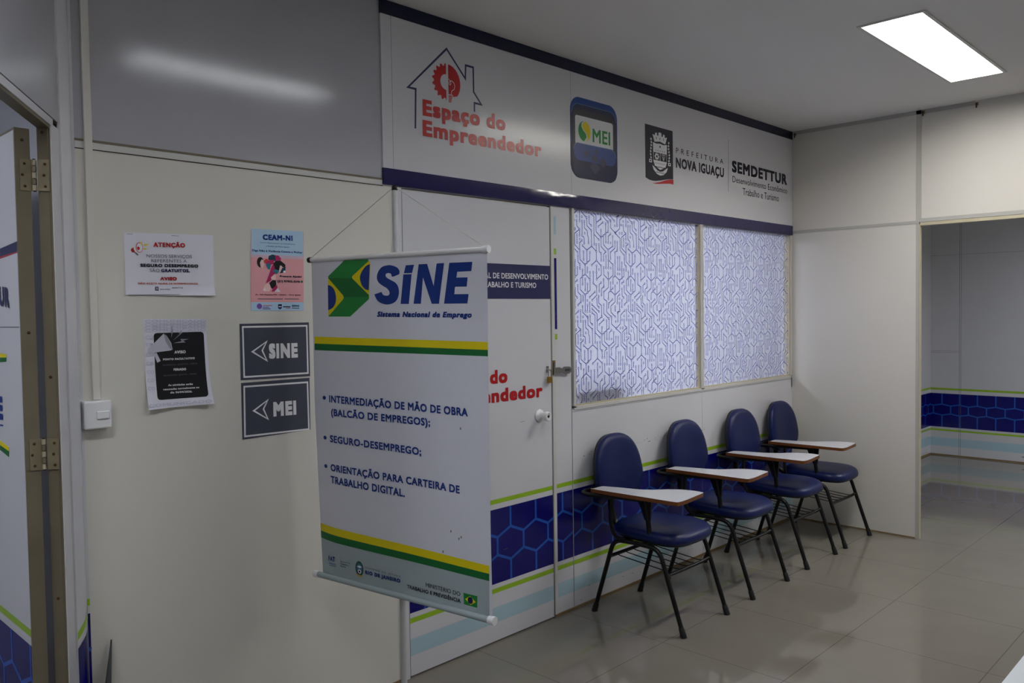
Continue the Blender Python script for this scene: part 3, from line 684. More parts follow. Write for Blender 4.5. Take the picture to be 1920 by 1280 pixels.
for z in (2.135, 1.43, 0.78):
    c = lw(0.2327, TL*0.55, z); mb.lathe(c - LU*0.0, LU, [(0, 0.0001), (0, 0.0042), (0.0012, 0.0035), (0.0014, 0.0001)], 'rust', 10)
struct(mb.build('wall_left'), 'white partition with the open doorway at the left edge', 'wall')
# rounded corner post
mb = MB(); out = []
for k in range(9):
    t = k / 8; a = math.radians(90 * t)
    out.append((0.0 + 0.122*t, -0.004 - 0.014*math.sin(math.pi*t)))
ring = [lw(s, o, 0) for s, o in out] + [lw(0.122, TL, 0), lw(0.0, TL, 0)]
mb.loft([[Vector((p.x, p.y, z)) for p in ring] for z in (0.0, H)], 'wrap', smooth=False)
for z0, z1, m in ((0.674, 0.698, 'lime'), (0.1, 0.648, 'bandblue')):
    for k in range(8):
        (s0, o0), (s1, o1) = out[k], out[k+1]
        mb.add([lw(s0, o0 - 0.0008, z0 - .008*k*(m == 'lime')), lw(s1, o1 - 0.0008, z0 - .008*(k+1)*(m == 'lime')), lw(s1, o1 - 0.0008, z1 - .008*(k+1)), lw(s0, o0 - 0.0008, z1 - .008*k)], [(0,1,2,3)], m)
struct(mb.build('trim_1'), 'rounded white corner post left of the light switch', 'post')

def wall_right():
    mb = MB(); X = XR; T = 0.035
    mb.box((X, -0.885, 0), (X + T, 0.0, 2.156), 'rightpanel'); mb.box((X, -0.885, 2.176), (X + T, 0.0, H), 'rightpanel')
    mb.box((X - 0.003, -0.885, 2.156), (X + T, 0.0, 2.176), 'joint')
    mb.box((X - 0.004, -0.904, 0), (X + T + 0.004, -0.885, 2.165), 'joint'); mb.box((X - 0.004, -0.918, 2.165), (X + T + 0.004, -0.885, H), 'joint')
    mb.box((X + 0.002, -0.910, 0), (X + T - 0.002, -0.904, 2.15), 'alubeige')
    mb.box((X, -5.2, 2.19), (X + T, -0.918, H), 'rightpanel'); mb.box((X - 0.003, -5.2, 2.165), (X + T + 0.003, -0.918, 2.19), 'joint')
    mb.box((X, -3.0, 2.142), (X + T, -0.910, 2.165), 'alubeige')
    mb.box((X, -5.2, 0), (X + T, -3.0, 2.165), 'rightpanel')
    mb.box((X - 0.002, -0.885, 0), (X, 0, 0.01), 'sill')
    mb.box((X - 0.004, -1.245, H - 0.026), (X, 0.0, H), 'joint')
    return mb
struct(wall_right().build('wall_right'), 'plain white partition at the right beside the open doorway', 'wall')

def wall_far():
    mb = MB()
    mb.box((XF, -5.2, 0), (XF + T, 0.16, H), 'farpanel')
    pr = Print()
    for z0, z1, m in ((0.70, 0.722, 'lime'), (0.304, 0.663, 'bandblue'), (0.262, 0.282, 'lime'), (0.10, 0.19, 'paleblue')): pr.rect(-0.11, z0, 5.2, z1, m)
    hexband(pr, -0.11, 3.0, w=0.17, xm=0.089, z0=0.304, z1=0.663, m0=0.447, m1=0.532, lw=0.012)
    for y in (0.17, 0.185, 1.2): pr.rect(y - 0.0015, 0, y + 0.0015, H, 'greyink')
    for z in (1.1, 1.115, 2.13): pr.rect(-0.11, z, 0.17 if z < 2 else 5.0, z + 0.002, 'greyink')
    pr.rect(0.75, 0.06, 0.80, 0.068, 'scuff')
    pr.emit(mb, lambda u, v, o: (XF - o, -u, v))
    mb.box((XF - 0.006, -5.2, 0), (XF, 0.11, 0.014), 'sill')
    return mb
struct(wall_far().build('wall_far'), 'white end wall with honeycomb band seen through the doorway', 'wall')
def wall_far_side():
    mb = MB(); y0, y1 = 0.11, 0.16
    mb.box((6.01, y0, 0), (XF, y1, 1.08), 'farpanel'); mb.box((6.01, y0, 2.13), (XF, y1, H), 'farpanel')
    mb.box((6.01, y0, 1.08), (7.9, y1, 2.13), 'farpanel'); mb.box((9.1, y0, 1.08), (XF, y1, 2.13), 'farpanel')
    pr = Print()
    for z0, z1, m in ((0.70, 0.722, 'lime'), (0.304, 0.663, 'bandblue'), (0.262, 0.282, 'lime'), (0.10, 0.19, 'paleblue')): pr.rect(6.01, z0, XF, z1, m)
    hexband(pr, 7.5, XF, w=0.17, xm=9.42, z0=0.304, z1=0.663, m0=0.447, m1=0.532, lw=0.012)
    pr.emit(mb, lambda u, v, o: (u, y0 - o, v))
    mb.box((6.01, y0 - 0.006, 0), (XF, y0, 0.014), 'sill')
    return mb
struct(wall_far_side().build('wall_far_side'), 'white side wall of the further room with a narrow window', 'wall')
# walls that close the rooms around
struct(MB().box((-3.2, 3.0, 0), (9.7, 3.05, H), 'farpanel').build('wall_office_back'), 'white rear wall of the office behind the printed windows', 'wall')
struct(MB().box((5.96, 0.05, 0), (6.01, 3.0, H), 'farpanel').build('wall_office_right'), 'white side wall of the office behind the printed windows', 'wall')
struct(MB().box((0.945, 0.05, 0), (0.995, 3.0, H), 'panel').build('wall_office_left'), 'white side wall between the office and the left room', 'wall')
struct(MB().box((-3.2, -5.2, 0), (9.7, -5.15, H), 'rightpanel').build('wall_back'), 'plain white wall behind the camera', 'wall')
struct(MB().box((-3.2, -5.15, 0), (-3.15, 3.0, H), 'panel').build('wall_side'), 'plain white wall of the left room', 'wall')
mb = MB().box((-3.15, 1.5, 0), (0.945, 1.55, H), 'panel')
pr = Print(); pr.rect(0.3, 0, 0.303, H, 'greyink'); pr.rect(-0.9, 0, -0.897, H, 'greyink'); pr.rect(-3, 2.17, 0.94, 2.173, 'greyink')
pr.emit(mb, lambda u, v, o: (u, 1.5 - o, v))
struct(mb.build('wall_side_back'), 'white panelled wall seen through the left doorway', 'wall')

# ------------------------------------------------------------------ ceiling lights
def ceiling_light(kind, x, y, l, w, label, group):
    r = empty('ceiling_light', (x, y, H)); tag(r, label, 'ceiling light', group)
    a, b = l/2, w/2; f = 0.016
    mb = MB()
    mb.box((-a-f, -b-f, -0.006), (a+f, -b, 0.002), 'frame_white'); mb.box((-a-f, b, -0.006), (a+f, b+f, 0.002), 'frame_white')
    mb.box((-a-f, -b, -0.006), (-a, b, 0.002), 'frame_white'); mb.box((a, -b, -0.006), (a+f, b, 0.002), 'frame_white')
    mb.build('frame', r)
    mb = MB()
    mb.box((-a, -b, 0.08), (a, b, 0.085), 'reflector')
    for s in (-1, 1):
        mb.box((s*(a-0.002), -b, 0.0), (s*a, b, 0.08), 'reflector'); mb.box((-a, s*(b-0.002), 0.0), (a, s*b, 0.08), 'reflector')
    mb.box((-a, -b, 0.05), (-a + 0.095, b, 0.056), 'frame_white')
    mb.build('reflector', r)
    MB().box((-a + 0.085, -b + 0.004, 0.07), (a - 0.008, b - 0.004, 0.076), 'glow_' + kind).build('diffuser', r)
    return r
for (k, x, y, l, w), lb in zip(LAMPS, ('bright recessed rectangular ceiling light near the right partition', 'narrow recessed ceiling light above the hanging banner', 'recessed ceiling light above the way in, left of the camera', 'recessed ceiling light behind the camera, nearer the left', 'recessed ceiling light behind the camera, nearer the desk',
        'recessed ceiling light inside the office behind the printed windows', 'recessed ceiling light added out of view to light the room beyond the doorway', 'recessed ceiling light in the room at the left')):
    ceiling_light(k, x, y, l, w, lb, 'recessed ceiling lights')

# ------------------------------------------------------------------ windows with printed film
def window(name, x0, x1, z0, z1, xfilm, flip, label, y=0.0):
    fr = MB()
    for (a, b, m, d) in ((0.0, 0.018, 'alu', -0.004), (0.018, 0.026, 'alubeige', 0.004)):
        fr.box((x0-0.026+a, y+d, z0-0.016+a*.5), (x0-0.026+b, y+T, z1), m); fr.box((x1+0.026-b, y+d, z0-0.016+a*.5), (x1+0.026-a, y+T, z1), m)
        fr.box((x0-0.026+a, y+d, z0-0.026+a), (x1+0.026-a, y+T, z0-0.026+b), m)
        fr.box((x0-0.026+a, y+d, z1+0.004-a*.1), (x1+0.026-a, y+T, z1+0.008), m)
    wo = struct(fr.build(name), label, 'window')
    g = MB(); yy = y + 0.016
    g.box((x0, yy + 0.0003, z0), (xfilm, yy + 0.004, z1), 'pane_clear'); g.add([(x0, yy, z0), (xfilm, yy, z0), (xfilm, yy, z1), (x0, yy, z1)], [(0,1,2,3)], 'film')
    if xfilm < x1 - 0.004: g.add([(xfilm, yy + .002, z0), (x1, yy + .002, z0), (x1, yy + .002, z1), (xfilm, yy + .002, z1)], [(0,1,2,3)], 'film_clear')
    pr = Print(); TX, TZ = 0.418, 0.540
    ox = 3.464 if not flip else x0 + 0.13
    oz = 2.141
    nx0 = int((x0-ox)/TX) - 2; nx1 = int((x1-ox)/TX) + 2
    for i in range(nx0, nx1 + 1):
        for j in range(-1, 4):
            def tp(p):
                return (ox + i*TX + p[0]*0.001, (oz - j*TZ + p[1]*0.001) if not flip else (oz - (j+1)*TZ - p[1]*0.001))
            for ln in CIRC_LINES:
                q = [tp(p) for p in ln]
                for a, b in zip(q, q[1:]):
                    c = clip(a, b, x0, z0, x1, z1)
                    if c: pr.line(c, 'film_ink', 0.0042, 1)
            ends = {p for ln in CIRC_LINES for p in (ln[0], ln[-1])} | set(CIRC_RINGS)
            done = []
            for p in sorted(ends):
                if any(abs(p[0]-d[0]) < 9 and abs(p[1]-d[1]) < 9 for d in done): continue
                done.append(p); c = tp(p)
                if x0 + .006 < c[0] < x1 - .006 and z0 + .006 < c[1] < z1 - .006:
                    pr.line([(c[0]+.0048*math.cos(w*math.pi/4), c[1]+.0056*math.sin(w*math.pi/4)) for w in range(8)], 'film_ink', 0.0028, 2, True)
                    pr.ell(c, .0036, .0044, 'film_dot', 3, 8)
    pr.emit(g, lambda u, v, o: (u, yy - o, v))
    g.build('film_pane', wo)
    return wo
film_mat('film_clear', (200, 205, 230), 0.8); film_mat('pane_clear', (255, 255, 255), 1.0); film_mat('film_dot', (226, 228, 246), 0.1)
window('window_1', 3.404, 4.648, 1.098, 2.142, 4.622, False, 'wide window with blue circuit film beside the closed door')
window('window_2', 4.702, 5.928, 1.098, 2.142, 5.82, True, 'wide window with blue circuit film next to the right partition')
window('window_3', 7.93, 9.075, 1.105, 2.11, 9.05, True, 'window with circuit film in the further room', y=0.112)

# ------------------------------------------------------------------ closed door with its prints
mb = MB().box((2.242, -0.003, 0.008), (3.1965, 0.034, 2.132), 'wrap')
mb.box((2.238, 0.01, 2.132), (3.205, 0.04, 2.1375), 'alubeige'); mb.box((2.236, 0.012, 0), (2.242, 0.034, 2.135), 'gap')
pr = Print(); bands(pr, 2.242, 3.1965)
pr.text('Espaço do', (2.385, 1.257), (2.872, 1.255), 0.066, 'red', .045); pr.text('Empreendedor', (2.375, 1.166), (3.126, 1.164), 0.066, 'red', .045)
pr.rect(2.96, 1.052, 2.99, 1.0535, 'scuff'); pr.rect(2.83, 0.44, 2.86, 0.442, 'scuff')
pr.emit(mb, lambda u, v, o: (u, -0.003 - o, v))
door = struct(mb.build('door_1'), 'closed white office door with blue honeycomb band and red lettering', 'door')
mb = MB().box((2.30, -0.0055, 1.664), (3.196, -0.003, 1.832), 'plate')
pr = Print(); pr.text('SECRETARIA MUNICIPAL DE DESENVOLVIMENTO', (2.36, 1.761), (3.178, 1.761), 0.0265, 'white', .02); pr.text('ECONÔMICO, TRABALHO E TURISMO', (2.455, 1.7185), (3.087, 1.7175), 0.0265, 'white', .02)
pr.emit(mb, lambda u, v, o: (u, -0.0055 - o, v))
tag(mb.build('name_plate', door), 'dark blue name plate with white capitals')
mb = MB(); c = (3.10, -0.003, 1.07)
mb.lathe(c, (0, -1, 0), [(0, 0.001), (0, 0.033), (0.004, 0.034), (0.01, 0.029), (0.014, 0.017), (0.03, 0.016), (0.04, 0.021), (0.052, 0.0245), (0.064, 0.0235), (0.068, 0.019), (0.066, 0.016), (0.062, 0.0001)], 'plastic_white', 28)
kn = tag(mb.build('door_knob', door), 'round white door knob')
MB().lathe((3.10, -0.065, 1.07), (0, -1, 0), [(0, 0.0001), (0, 0.007), (0.003, 0.007), (0.003, 0.0001)], 'printerdark', 14).build('keyhole', kn)
mb = MB(); mb.box((3.158, -0.005, 1.285), (3.176, -0.003, 1.318), 'chrome')
mb.tube(fillet([(3.162, -0.003, 1.302), (3.162, -0.02, 1.302), (3.174, -0.02, 1.302), (3.174, -0.003, 1.302)], .006), 0.0028, 'chrome', 8)
tag(mb.build('staple', door), 'metal padlock staple')
# hasp strap swung open on the jamb
mb = MB()
pts = [(3.212, 1.308), (3.25, 1.308), (3.262, 1.302), (3.275, 1.303), (3.285, 1.309), (3.33, 1.307), (3.342, 1.298), (3.345, 1.288), (3.34, 1.278), (3.328, 1.271), (3.29, 1.271), (3.275, 1.277), (3.262, 1.279), (3.25, 1.274), (3.212, 1.276)]
for yy in (-0.0135, -0.0105): pass
V = [(x, -0.016, z) for x, z in pts] + [(x, -0.013, z) for x, z in pts]; n = len(pts)
tri = tessellate_polygon([[Vector((x, z, 0)) for x, z in pts]])
mb.add(V, [tuple(t) for t in tri] + [tuple(i + n for i in t) for t in tri] + [(i, (i+1) % n, n+(i+1) % n, n+i) for i in range(n)], 'chrome')
Print().poly(rrect(3.292, 1.284, 3.332, 1.296, .0055), 'printerdark').emit(mb, lambda u, v, o: (u, -0.0162 - o, v))
mb.tube([(3.214, -0.012, 1.27), (3.214, -0.012, 1.335)], 0.005, 'chrome', 10); mb.box((3.207, -0.008, 1.27), (3.226, -0.004, 1.345), 'brass')
tag(mb.build('latch_hasp'), 'steel hasp strap swung open on the door jamb above the knob', 'hasp')
pl = empty('padlock', (3.168, -0.0185, 1.232)); tag(pl, 'small brass padlock hanging from the closed door staple', 'padlock')
MB().box((-0.0155, -0.0065, 0), (0.0155, 0.0065, 0.033), 'brass').build('lock_body', pl, bevel=0.002)
MB().tube(fillet([(-0.0095, 0, 0.032), (-0.0095, 0, 0.0675), (0.0095, 0, 0.0675), (0.0095, 0, 0.032)], 0.0095), 0.0023, 'chrome', 8).build('shackle', pl)

# ------------------------------------------------------------------ fascia sign over door and windows
fa = MB().box((2.142, -0.008, 2.21), (5.955, 0.0, 2.86), 'wrap')
pr = Print().load(FASCIA)
def gear():
    cx, cz = 2.5035, 2.635; o = []
    n = 9
    for k in range(0, n*4 + 1):
        t = k / (n*4); a = math.radians(90 + 180*t); ph = (k % 4)
        rr = 0.083 if ph in (0, 1) else 0.072
        o.append((cx - 0.001 + rr*math.cos(a), cz + rr*math.sin(a)))
    for k in range(13):
        a = math.radians(270 - 180*k/12); o.append((cx - 0.001 + 0.035*math.cos(a), cz + 0.035*math.sin(a)))
    return o
pr.poly(gear(), 'red')
cx, cz = 2.5155, 2.637
bulb = [(cx, cz + 0.08)] + [(cx + 0.073*math.sin(math.radians(a)), cz + 0.08*math.cos(math.radians(a))) for a in range(12, 140, 12)] + [(cx + 0.028, 2.576), (cx + 0.026, 2.5845), (cx, 2.5845)]
pr.poly(bulb, 'red')
for k, z in enumerate((2.577, 2.5685, 2.560, 2.552)): pr.line([(cx, z - .001), (cx + 0.023 - .002*k, z + .001)], 'red', 0.0055)
pr.line([(cx + .001, 2.652), (cx + .012, 2.646), (cx + .016, 2.634), (cx + .01, 2.626), (cx + .004, 2.632), (cx + .008, 2.643), (cx + .02, 2.647), (cx + .034, 2.64), (cx + .039, 2.625), (cx + .033, 2.61), (cx + .02, 2.602), (cx + .0165, 2.59), (cx + .0165, 2.583)], 'white', 0.0028, 2)
# phone-shaped square logo
pr.poly(rrect(3.366, 2.306, 3.776, 2.733, .075, 8), 'icondark'); pr.poly(rrect(3.366, 2.43, 3.776, 2.733, .075, 8), 'iconblue', 2)
pr.poly(rrect(3.372, 2.33, 3.77, 2.70, .07, 8), 'iconlow2', 3); pr.line([(3.378, 2.645), (3.392, 2.68), (3.42, 2.697), (3.72, 2.698), (3.752, 2.68), (3.765, 2.645)], 'steel', .003, 4)
pr.poly(rrect(3.386, 2.36, 3.756, 2.668, .05, 8), 'ink', 5)
pr.poly(rrect(3.406, 2.48, 3.735, 2.636, .014), 'white', 6)
pr.poly(rrect(3.383, 2.312, 3.768, 2.492, .05, 8), 'iconlow2', 7); pr.poly(rrect(3.395, 2.40, 3.757, 2.489, .04, 8), 'iconlow', 8)
pr.line([(3.388, 2.45), (3.398, 2.478), (3.42, 2.49), (3.72, 2.491), (3.748, 2.478), (3.76, 2.45)], 'steel', .003, 9)
for c, a in (((3.57, 2.425), .034), ((3.50, 2.44), .026), ((3.64, 2.41), .036), ((3.57, 2.375), .046), ((3.585, 2.462), .022)):
    pr.poly([(c[0]-a, c[1]), (c[0], c[1]-a*.8), (c[0]+a, c[1]), (c[0], c[1]+a*.8)], 'icongrey', 10)
pr.line([(3.53, 2.43), (3.555, 2.40), (3.60, 2.408), (3.612, 2.435), (3.58, 2.455), (3.545, 2.45)], 'iconlow', .004, 11, True)
def swirl(sign):
    o = []
    cx, cz = 3.483, 2.558
    for k in range(13):
        a = math.radians(100 + 165*k/12); o.append((cx + sign*0.052*math.cos(a), cz + sign*0.054*math.sin(a)))
    o += [(cx + sign*(0.004), cz + sign*-0.044), (cx + sign*0.018, cz + sign*-0.03), (cx + sign*0.012, cz + sign*-0.012), (cx - sign*0.012, cz + sign*0.004), (cx - sign*0.026, cz + sign*0.022), (cx - sign*0.026, cz + sign*0.04)]
    return o
pr.poly(swirl(1), 'green2', 8); pr.poly(swirl(-1), 'yellow', 8)
pr.text('MEI', (3.552, 2.511), (3.708, 2.512), 0.0725, 'green2', .02, 0, 8)
# municipal crest
W_ = 'white'
pr.poly([(4.122, 2.637), (4.146, 2.632), (4.15, 2.648), (4.168, 2.65), (4.17, 2.634), (4.182, 2.634), (4.186, 2.655), (4.214, 2.655), (4.218, 2.634), (4.23, 2.634), (4.234, 2.649), (4.25, 2.647), (4.252, 2.63), (4.276, 2.636), (4.256, 2.592), (4.20, 2.602), (4.142, 2.594)], W_, 2)
for x in (4.16, 4.197, 4.234): pr.rect(x, 2.612, x + .006, 2.624, 'ink', 3)
pr.poly([(4.126, 2.590), (4.162, 2.585), (4.20, 2.589), (4.238, 2.585), (4.274, 2.592), (4.27, 2.48), (4.255, 2.452), (4.20, 2.434), (4.146, 2.452), (4.13, 2.48)], W_, 2)
pr.poly([(4.132, 2.533), (4.268, 2.533), (4.268, 2.487), (4.132, 2.487)], 'ink', 3); pr.rect(4.198, 2.487, 4.202, 2.533, W_, 4)
pr.poly([(4.20 + (.011 if k % 2 == 0 else .0045)*math.sin(k*math.pi/5), 2.571 + (.011 if k % 2 == 0 else .0045)*math.cos(k*math.pi/5)) for k in range(10)], 'ink', 3)
for k in range(5): pr.ell((4.155 + .0225*k, 2.546), .004, .003, 'ink', 3, 10)
pr.ell((4.165, 2.51), .018, .016, W_, 4); pr.ell((4.165, 2.51), .009, .008, 'ink', 5)
for k in range(8): pr.ell((4.165 + .02*math.cos(k*math.pi/4), 2.51 + .018*math.sin(k*math.pi/4)), .0045, .0045, W_, 4, 8)
pr.line([(4.212, 2.526), (4.258, 2.526)], W_, .003, 4); pr.line([(4.218, 2.52), (4.235, 2.492), (4.252, 2.52)], W_, .003, 4); pr.line([(4.235, 2.528), (4.235, 2.491)], W_, .003, 4)
pr.line([(4.145 + .011*k, 2.468 + (.004 if k % 2 else 0)) for k in range(11)], 'ink', .0018, 3); pr.line([(4.15, 2.452), (4.17, 2.447), (4.2, 2.45), (4.23, 2.447), (4.25, 2.452)], 'ink', .004, 3)
pr.poly([(4.118, 2.455), (4.14, 2.445), (4.17, 2.428), (4.20, 2.423), (4.23, 2.428), (4.26, 2.445), (4.282, 2.455), (4.27, 2.43), (4.235, 2.407), (4.20, 2.40), (4.165, 2.407), (4.13, 2.43)], W_, 2)
pr.text('NOVA IGUAÇU', (4.158, 2.413), (4.243, 2.413), .009, 'ink', .02, 0, 4)
for sx in (-1, 1):
    for k in range(7):
        z = 2.49 + .018*k; x = 4.20 + sx*(.094 + .004*math.sin(k))
        pr.poly([(x, z), (x + .009, z + .006), (x + sx*.003, z + .017), (x - .009, z + .006)], W_, 2)
    pr.rect(4.20 + sx*.10 - .014, 2.468, 4.20 + sx*.10 + .014, 2.487, W_, 2); pr.rect(4.20 + sx*.10 - .006, 2.473, 4.20 + sx*.10 + .006, 2.482, 'ink', 3)
for x in (2.195, 3.372): pr.rect(x, 2.21, x + .0016, 2.86, 'greyink', 1)
pr.emit(fa, lambda u, v, o: (u, -0.008 - o, v), step=0.0003)
fas = tag(fa.build('fascia_sign'), 'long white sign board with red and navy lettering above door and windows', 'sign')
def foil(z0, z1):
    mb = MB(); rnd = random.Random(7); nx = 120; rows = 5; V = []
    for j in range(rows):
        for i in range(nx + 1):
            x = 2.14 + (5.957 - 2.14)*i/nx; w = math.exp(-((x - 3.3)/.25)**2) if z0 < 2.5 else 0
            V.append((x, -0.0105 - (rnd.uniform(0, .0006) + w*rnd.uniform(0, .006))*(0 < j < rows-1), z0 + (z1-z0)*j/(rows-1) + w*rnd.uniform(-.004, .004)*(j == 0)))
    F = [(j*(nx+1)+i, j*(nx+1)+i+1, (j+1)*(nx+1)+i+1, (j+1)*(nx+1)+i) for j in range(rows-1) for i in range(nx)]
    fm = 'navyfoil' if z0 < 2.5 else 'topfoil'; mb.add(V, F, fm, True)
    mb.box((2.14, -0.0095, z0), (5.957, -0.0, z1), fm)
    return mb
tag(foil(2.855, H - 0.001).build('border_strip', fas), 'navy foil strip along the top edge'); tag(foil(2.143, 2.213).build('border_strip', fas), 'wrinkled navy foil strip along the bottom edge')

# ------------------------------------------------------------------ open door at the left
mb = MB().box((0.7225, -0.165, 0.01), (0.759, 0.64, 2.14), 'wrap')
mb.box((0.7215, -0.168, 0.008), (0.760, -0.158, 2.142), 'dirtybeige'); mb.box((0.7215, -0.165, 2.138), (0.76, 0.64, 2.144), 'dirtybeige')
pr = Print().load(LEAF)
bands(pr, -0.635, 0.157, xm=0.05, w=0.184)
pr.emit(mb, lambda u, v, o: (0.7223 - o, -u, v))
for z in (2.11, 1.56): mb.lathe((0.7405, -0.168, z), (0, -1, 0), [(0, .0001), (0, .0045), (.001, .0045), (.0012, .0001)], 'rust', 10)
ld = struct(mb.build('door_2'), 'white door leaf standing open at the left edge', 'door')
for z in (2.011, 1.206):
    hb = MB(); k = Vector((0.7675, -0.172, 0))
    hb.box((0.7315, -0.1705, z - 0.045), (0.763, -0.1675, z + 0.045), 'oldbrass')
    e0, e1 = lw(0.2335, 0.004, 0), lw(0.2335, TL - 0.001, 0)
    V = [Vector((p.x, p.y, zz)) + LU*d for zz in (z - .045, z + .045) for p, d in ((e0, 0), (e1, 0), (e1, .0022), (e0, .0022))]
    hb.add(V, [(0,1,2,3),(7,6,5,4),(4,5,1,0),(5,6,2,1),(6,7,3,2),(7,4,0,3)], 'oldbrass')
    for q in range(5): hb.tube([(k.x, k.y - .003, z - .045 + .018*q + .0012), (k.x, k.y - .003, z - .045 + .018*(q+1) - .0012)], 0.0062, 'oldbrass' if q % 2 else 'alubeige', 10)
    hb.tube([(k.x, k.y - .003, z - .047), (k.x, k.y - .003, z + .047)], 0.004, 'rust', 8)
    for dz in (-.032, 0, .032):
        hb.lathe((0.741 + (.003 if dz else -.003), -0.1705, z + dz), (0, -1, 0), [(0, .0001), (0, .004), (.001, .0035), (.0012, .0001)], 'rust', 10)
        c = lw(0.2357, TL*0.42 + (.003 if dz == 0 else 0), z + dz); hb.lathe(c, LU, [(0, .0001), (0, .004), (.001, .0035), (.0012, .0001)], 'rust', 10)
    hb.build('hinge', ld)

# ------------------------------------------------------------------ light switch and its cable channel
tag(MB().box((0.962, -0.013, 1.336), (0.986, 0, H), 'cream').build('cable_channel', bevel=0.002), 'slim cream cable channel running down to the light switch', 'cable channel')
sw = empty('light_switch', (0.969, 0, 1.29)); tag(sw, 'square white light switch at the foot of the cable channel', 'light switch')
MB().box((-0.042, -0.036, -0.045), (0.042, 0, 0.045), 'plastic_white').build('switch_box', sw, bevel=0.005)
MB().box((-0.006, -0.041, -0.014), (0.032, -0.036, 0.011), 'plastic_white').build('rocker', sw, bevel=0.002)

# ------------------------------------------------------------------ notices on the cream panel
def sheet(name, corners, m, data, label, curl=None, cat='notice', border=None, extra=None):
    """corners: top-left, top-right, bottom-right, bottom-left in wall coordinates"""
    tl, tr, br, bl = corners; NX, NZ = 14, 22
    us = sorted({min(tl[0], bl[0]) + (max(tr[0], br[0]) - min(tl[0], bl[0]))*i/NX for i in range(1, NX)})
    vs = sorted({min(bl[1], br[1]) + (max(tl[1], tr[1]) - min(bl[1], br[1]))*i/NZ for i in range(1, NZ)})
    def mp(u, v, off):
        return (u, -0.0012 - off - (curl(u, v) if curl else 0.0), v)
    mb = MB(); pr = Print()
    pr.poly([bl, br, tr, tl], m, 0)
    if border: pr.line([tl, tr, br, bl], border[0], border[1], 1, True)
    pr.load(data)
    pr.emit(mb, mp, us if curl else (), vs if curl else (), step=0.0005 if curl else 0.0003)
    Print().poly([bl, br, tr, tl], m, 0).emit(mb, lambda u, v, o: mp(u, v, -0.0004), us if curl else (), vs if curl else ())
    return tag(mb.build(name), label, cat, 'paper notices on the cream panel')
sheet('notice_sheet', [(1.0778, 1.880), (1.3866, 1.8878), (1.3862, 1.6725), (1.078, 1.6735)], 'paper', ATENCAO, 'white landscape notice with red megaphone and word ATENÇÃO',
      curl=lambda u, v: 0.010*max(0, (1.72 - v)/0.05)**2*(0.3 + 0.7*max(0, (u - 1.12)/.27)))
sheet('poster', [(1.534, 1.9195), (1.756, 1.9215), (1.748, 1.6145), (1.525, 1.618)], 'ceampink', CEAM, 'pink and blue poster with CEAM-NI heading and ribbon of figures', cat='poster')
sheet('notice_sheet', [(1.134, 1.593), (1.350, 1.591), (1.363, 1.289), (1.134, 1.288)], 'paper', COMUNICADO, 'white portrait notice with black panel and grey megaphone',
      curl=lambda u, v: 0.022*max(0, (1.45 - v)/0.16)**2*(0.35 + 0.65*((u - 1.248)/.115)**2))
sheet('direction_sign', [(1.479, 1.570), (1.770, 1.570), (1.770, 1.359), (1.478, 1.363)], 'charcoal', SINE_PAPER, 'dark grey arrow sign reading SINE', cat='sign')
sheet('direction_sign', [(1.479, 1.353), (1.767, 1.353), (1.766, 1.149), (1.478, 1.144)], 'charcoal', MEI_PAPER, 'dark grey arrow sign reading MEI', cat='sign')

# ------------------------------------------------------------------ hanging banner and its stand
BL, BR_ = Vector((1.725, -0.10, 0)), Vector((1.845, -0.934, 0))
BU = (BR_ - BL).normalized(); BN = Vector((BU.y, -BU.x, 0))
if BN.x > 0: BN = -BN
def bmap(u, v, off):
    wave = -0.022*max(0.0, (0.14 - u)/0.14)**2*max(0.0, (1.25 - v)/0.65) + 0.004*math.sin(u*9)*min(1, (1.8 - v)*2)*min(1, max(0, (v - .6)*3))
    p = BL + BU*u + BN*(off + wave); return (p.x, p.y, v)
ban = empty('banner', tuple(BL + BU*0.42 + Vector((0, 0, 0.595)))); tag(ban, 'white hanging cloth banner with SINE heading and green yellow stripes', 'banner')
inv = -Vector(ban.location)
CU = [0.02*i for i in range(1, 8)] + [0.16 + 0.06*i for i in range(12)]; CV = [0.62 + 0.06*i for i in range(20)]
mb = MB(); pr = Print(); pr.load(BANNER)
pr.items = [([(min(max(x, 0.0), 0.836), y) for x, y in V], F, m, lay) for V, F, m, lay in pr.items]; pr.rect(0.0, 0.606, 0.836, 1.797, 'fabric', -1)
for x, z in ((0.665, 0.865), (0.70, 0.845), (0.71, 0.852), (0.628, 0.79), (0.715, 1.214)): pr.rect(x, z, x + .004, z + .008, 'scuff', 5)
pr.emit(mb, bmap, CU, CV, step=0.0003)
Print().rect(0.0, 0.606, 0.836, 1.797, 'fabric', 0).emit(mb, lambda u, v, o: bmap(u, v, -0.0012), CU, CV)
mb.v = [tuple(Vector(v) + inv) for v in mb.v]; mb.build('banner_cloth', ban)
def bp(u, off, z): p = BL + BU*u + BN*off + Vector((0, 0, z)); return p + inv
rod = MB().tube([bp(-0.002, 0.002, 1.806), bp(0.832, 0.002, 1.800)], 0.0085, 'tube_white', 14).build('rod', ban)
MB().tube([bp(-0.012, 0.002, 1.806), bp(0.002, 0.002, 1.806)], 0.0105, 'blackplastic', 14).build('end_cap', rod).__setitem__('label', 'black end cap')
MB().tube([bp(0.820, 0.002, 1.800), bp(0.846, 0.002, 1.800)], [0.0115, 0.0125], 'plastic_white', 14).build('end_cap', rod).__setitem__('label', 'white end cap')
rod2 = MB().tube([bp(0.0, 0.0, 0.606), bp(0.832, 0.0, 0.602)], 0.0108, 'silver', 14).build('rod', ban)
MB().tube([bp(-0.02, 0.0, 0.606), bp(0.002, 0.0, 0.606)], 0.0135, 'plastic_white', 14).build('end_cap', rod2).__setitem__('label', 'white end cap')
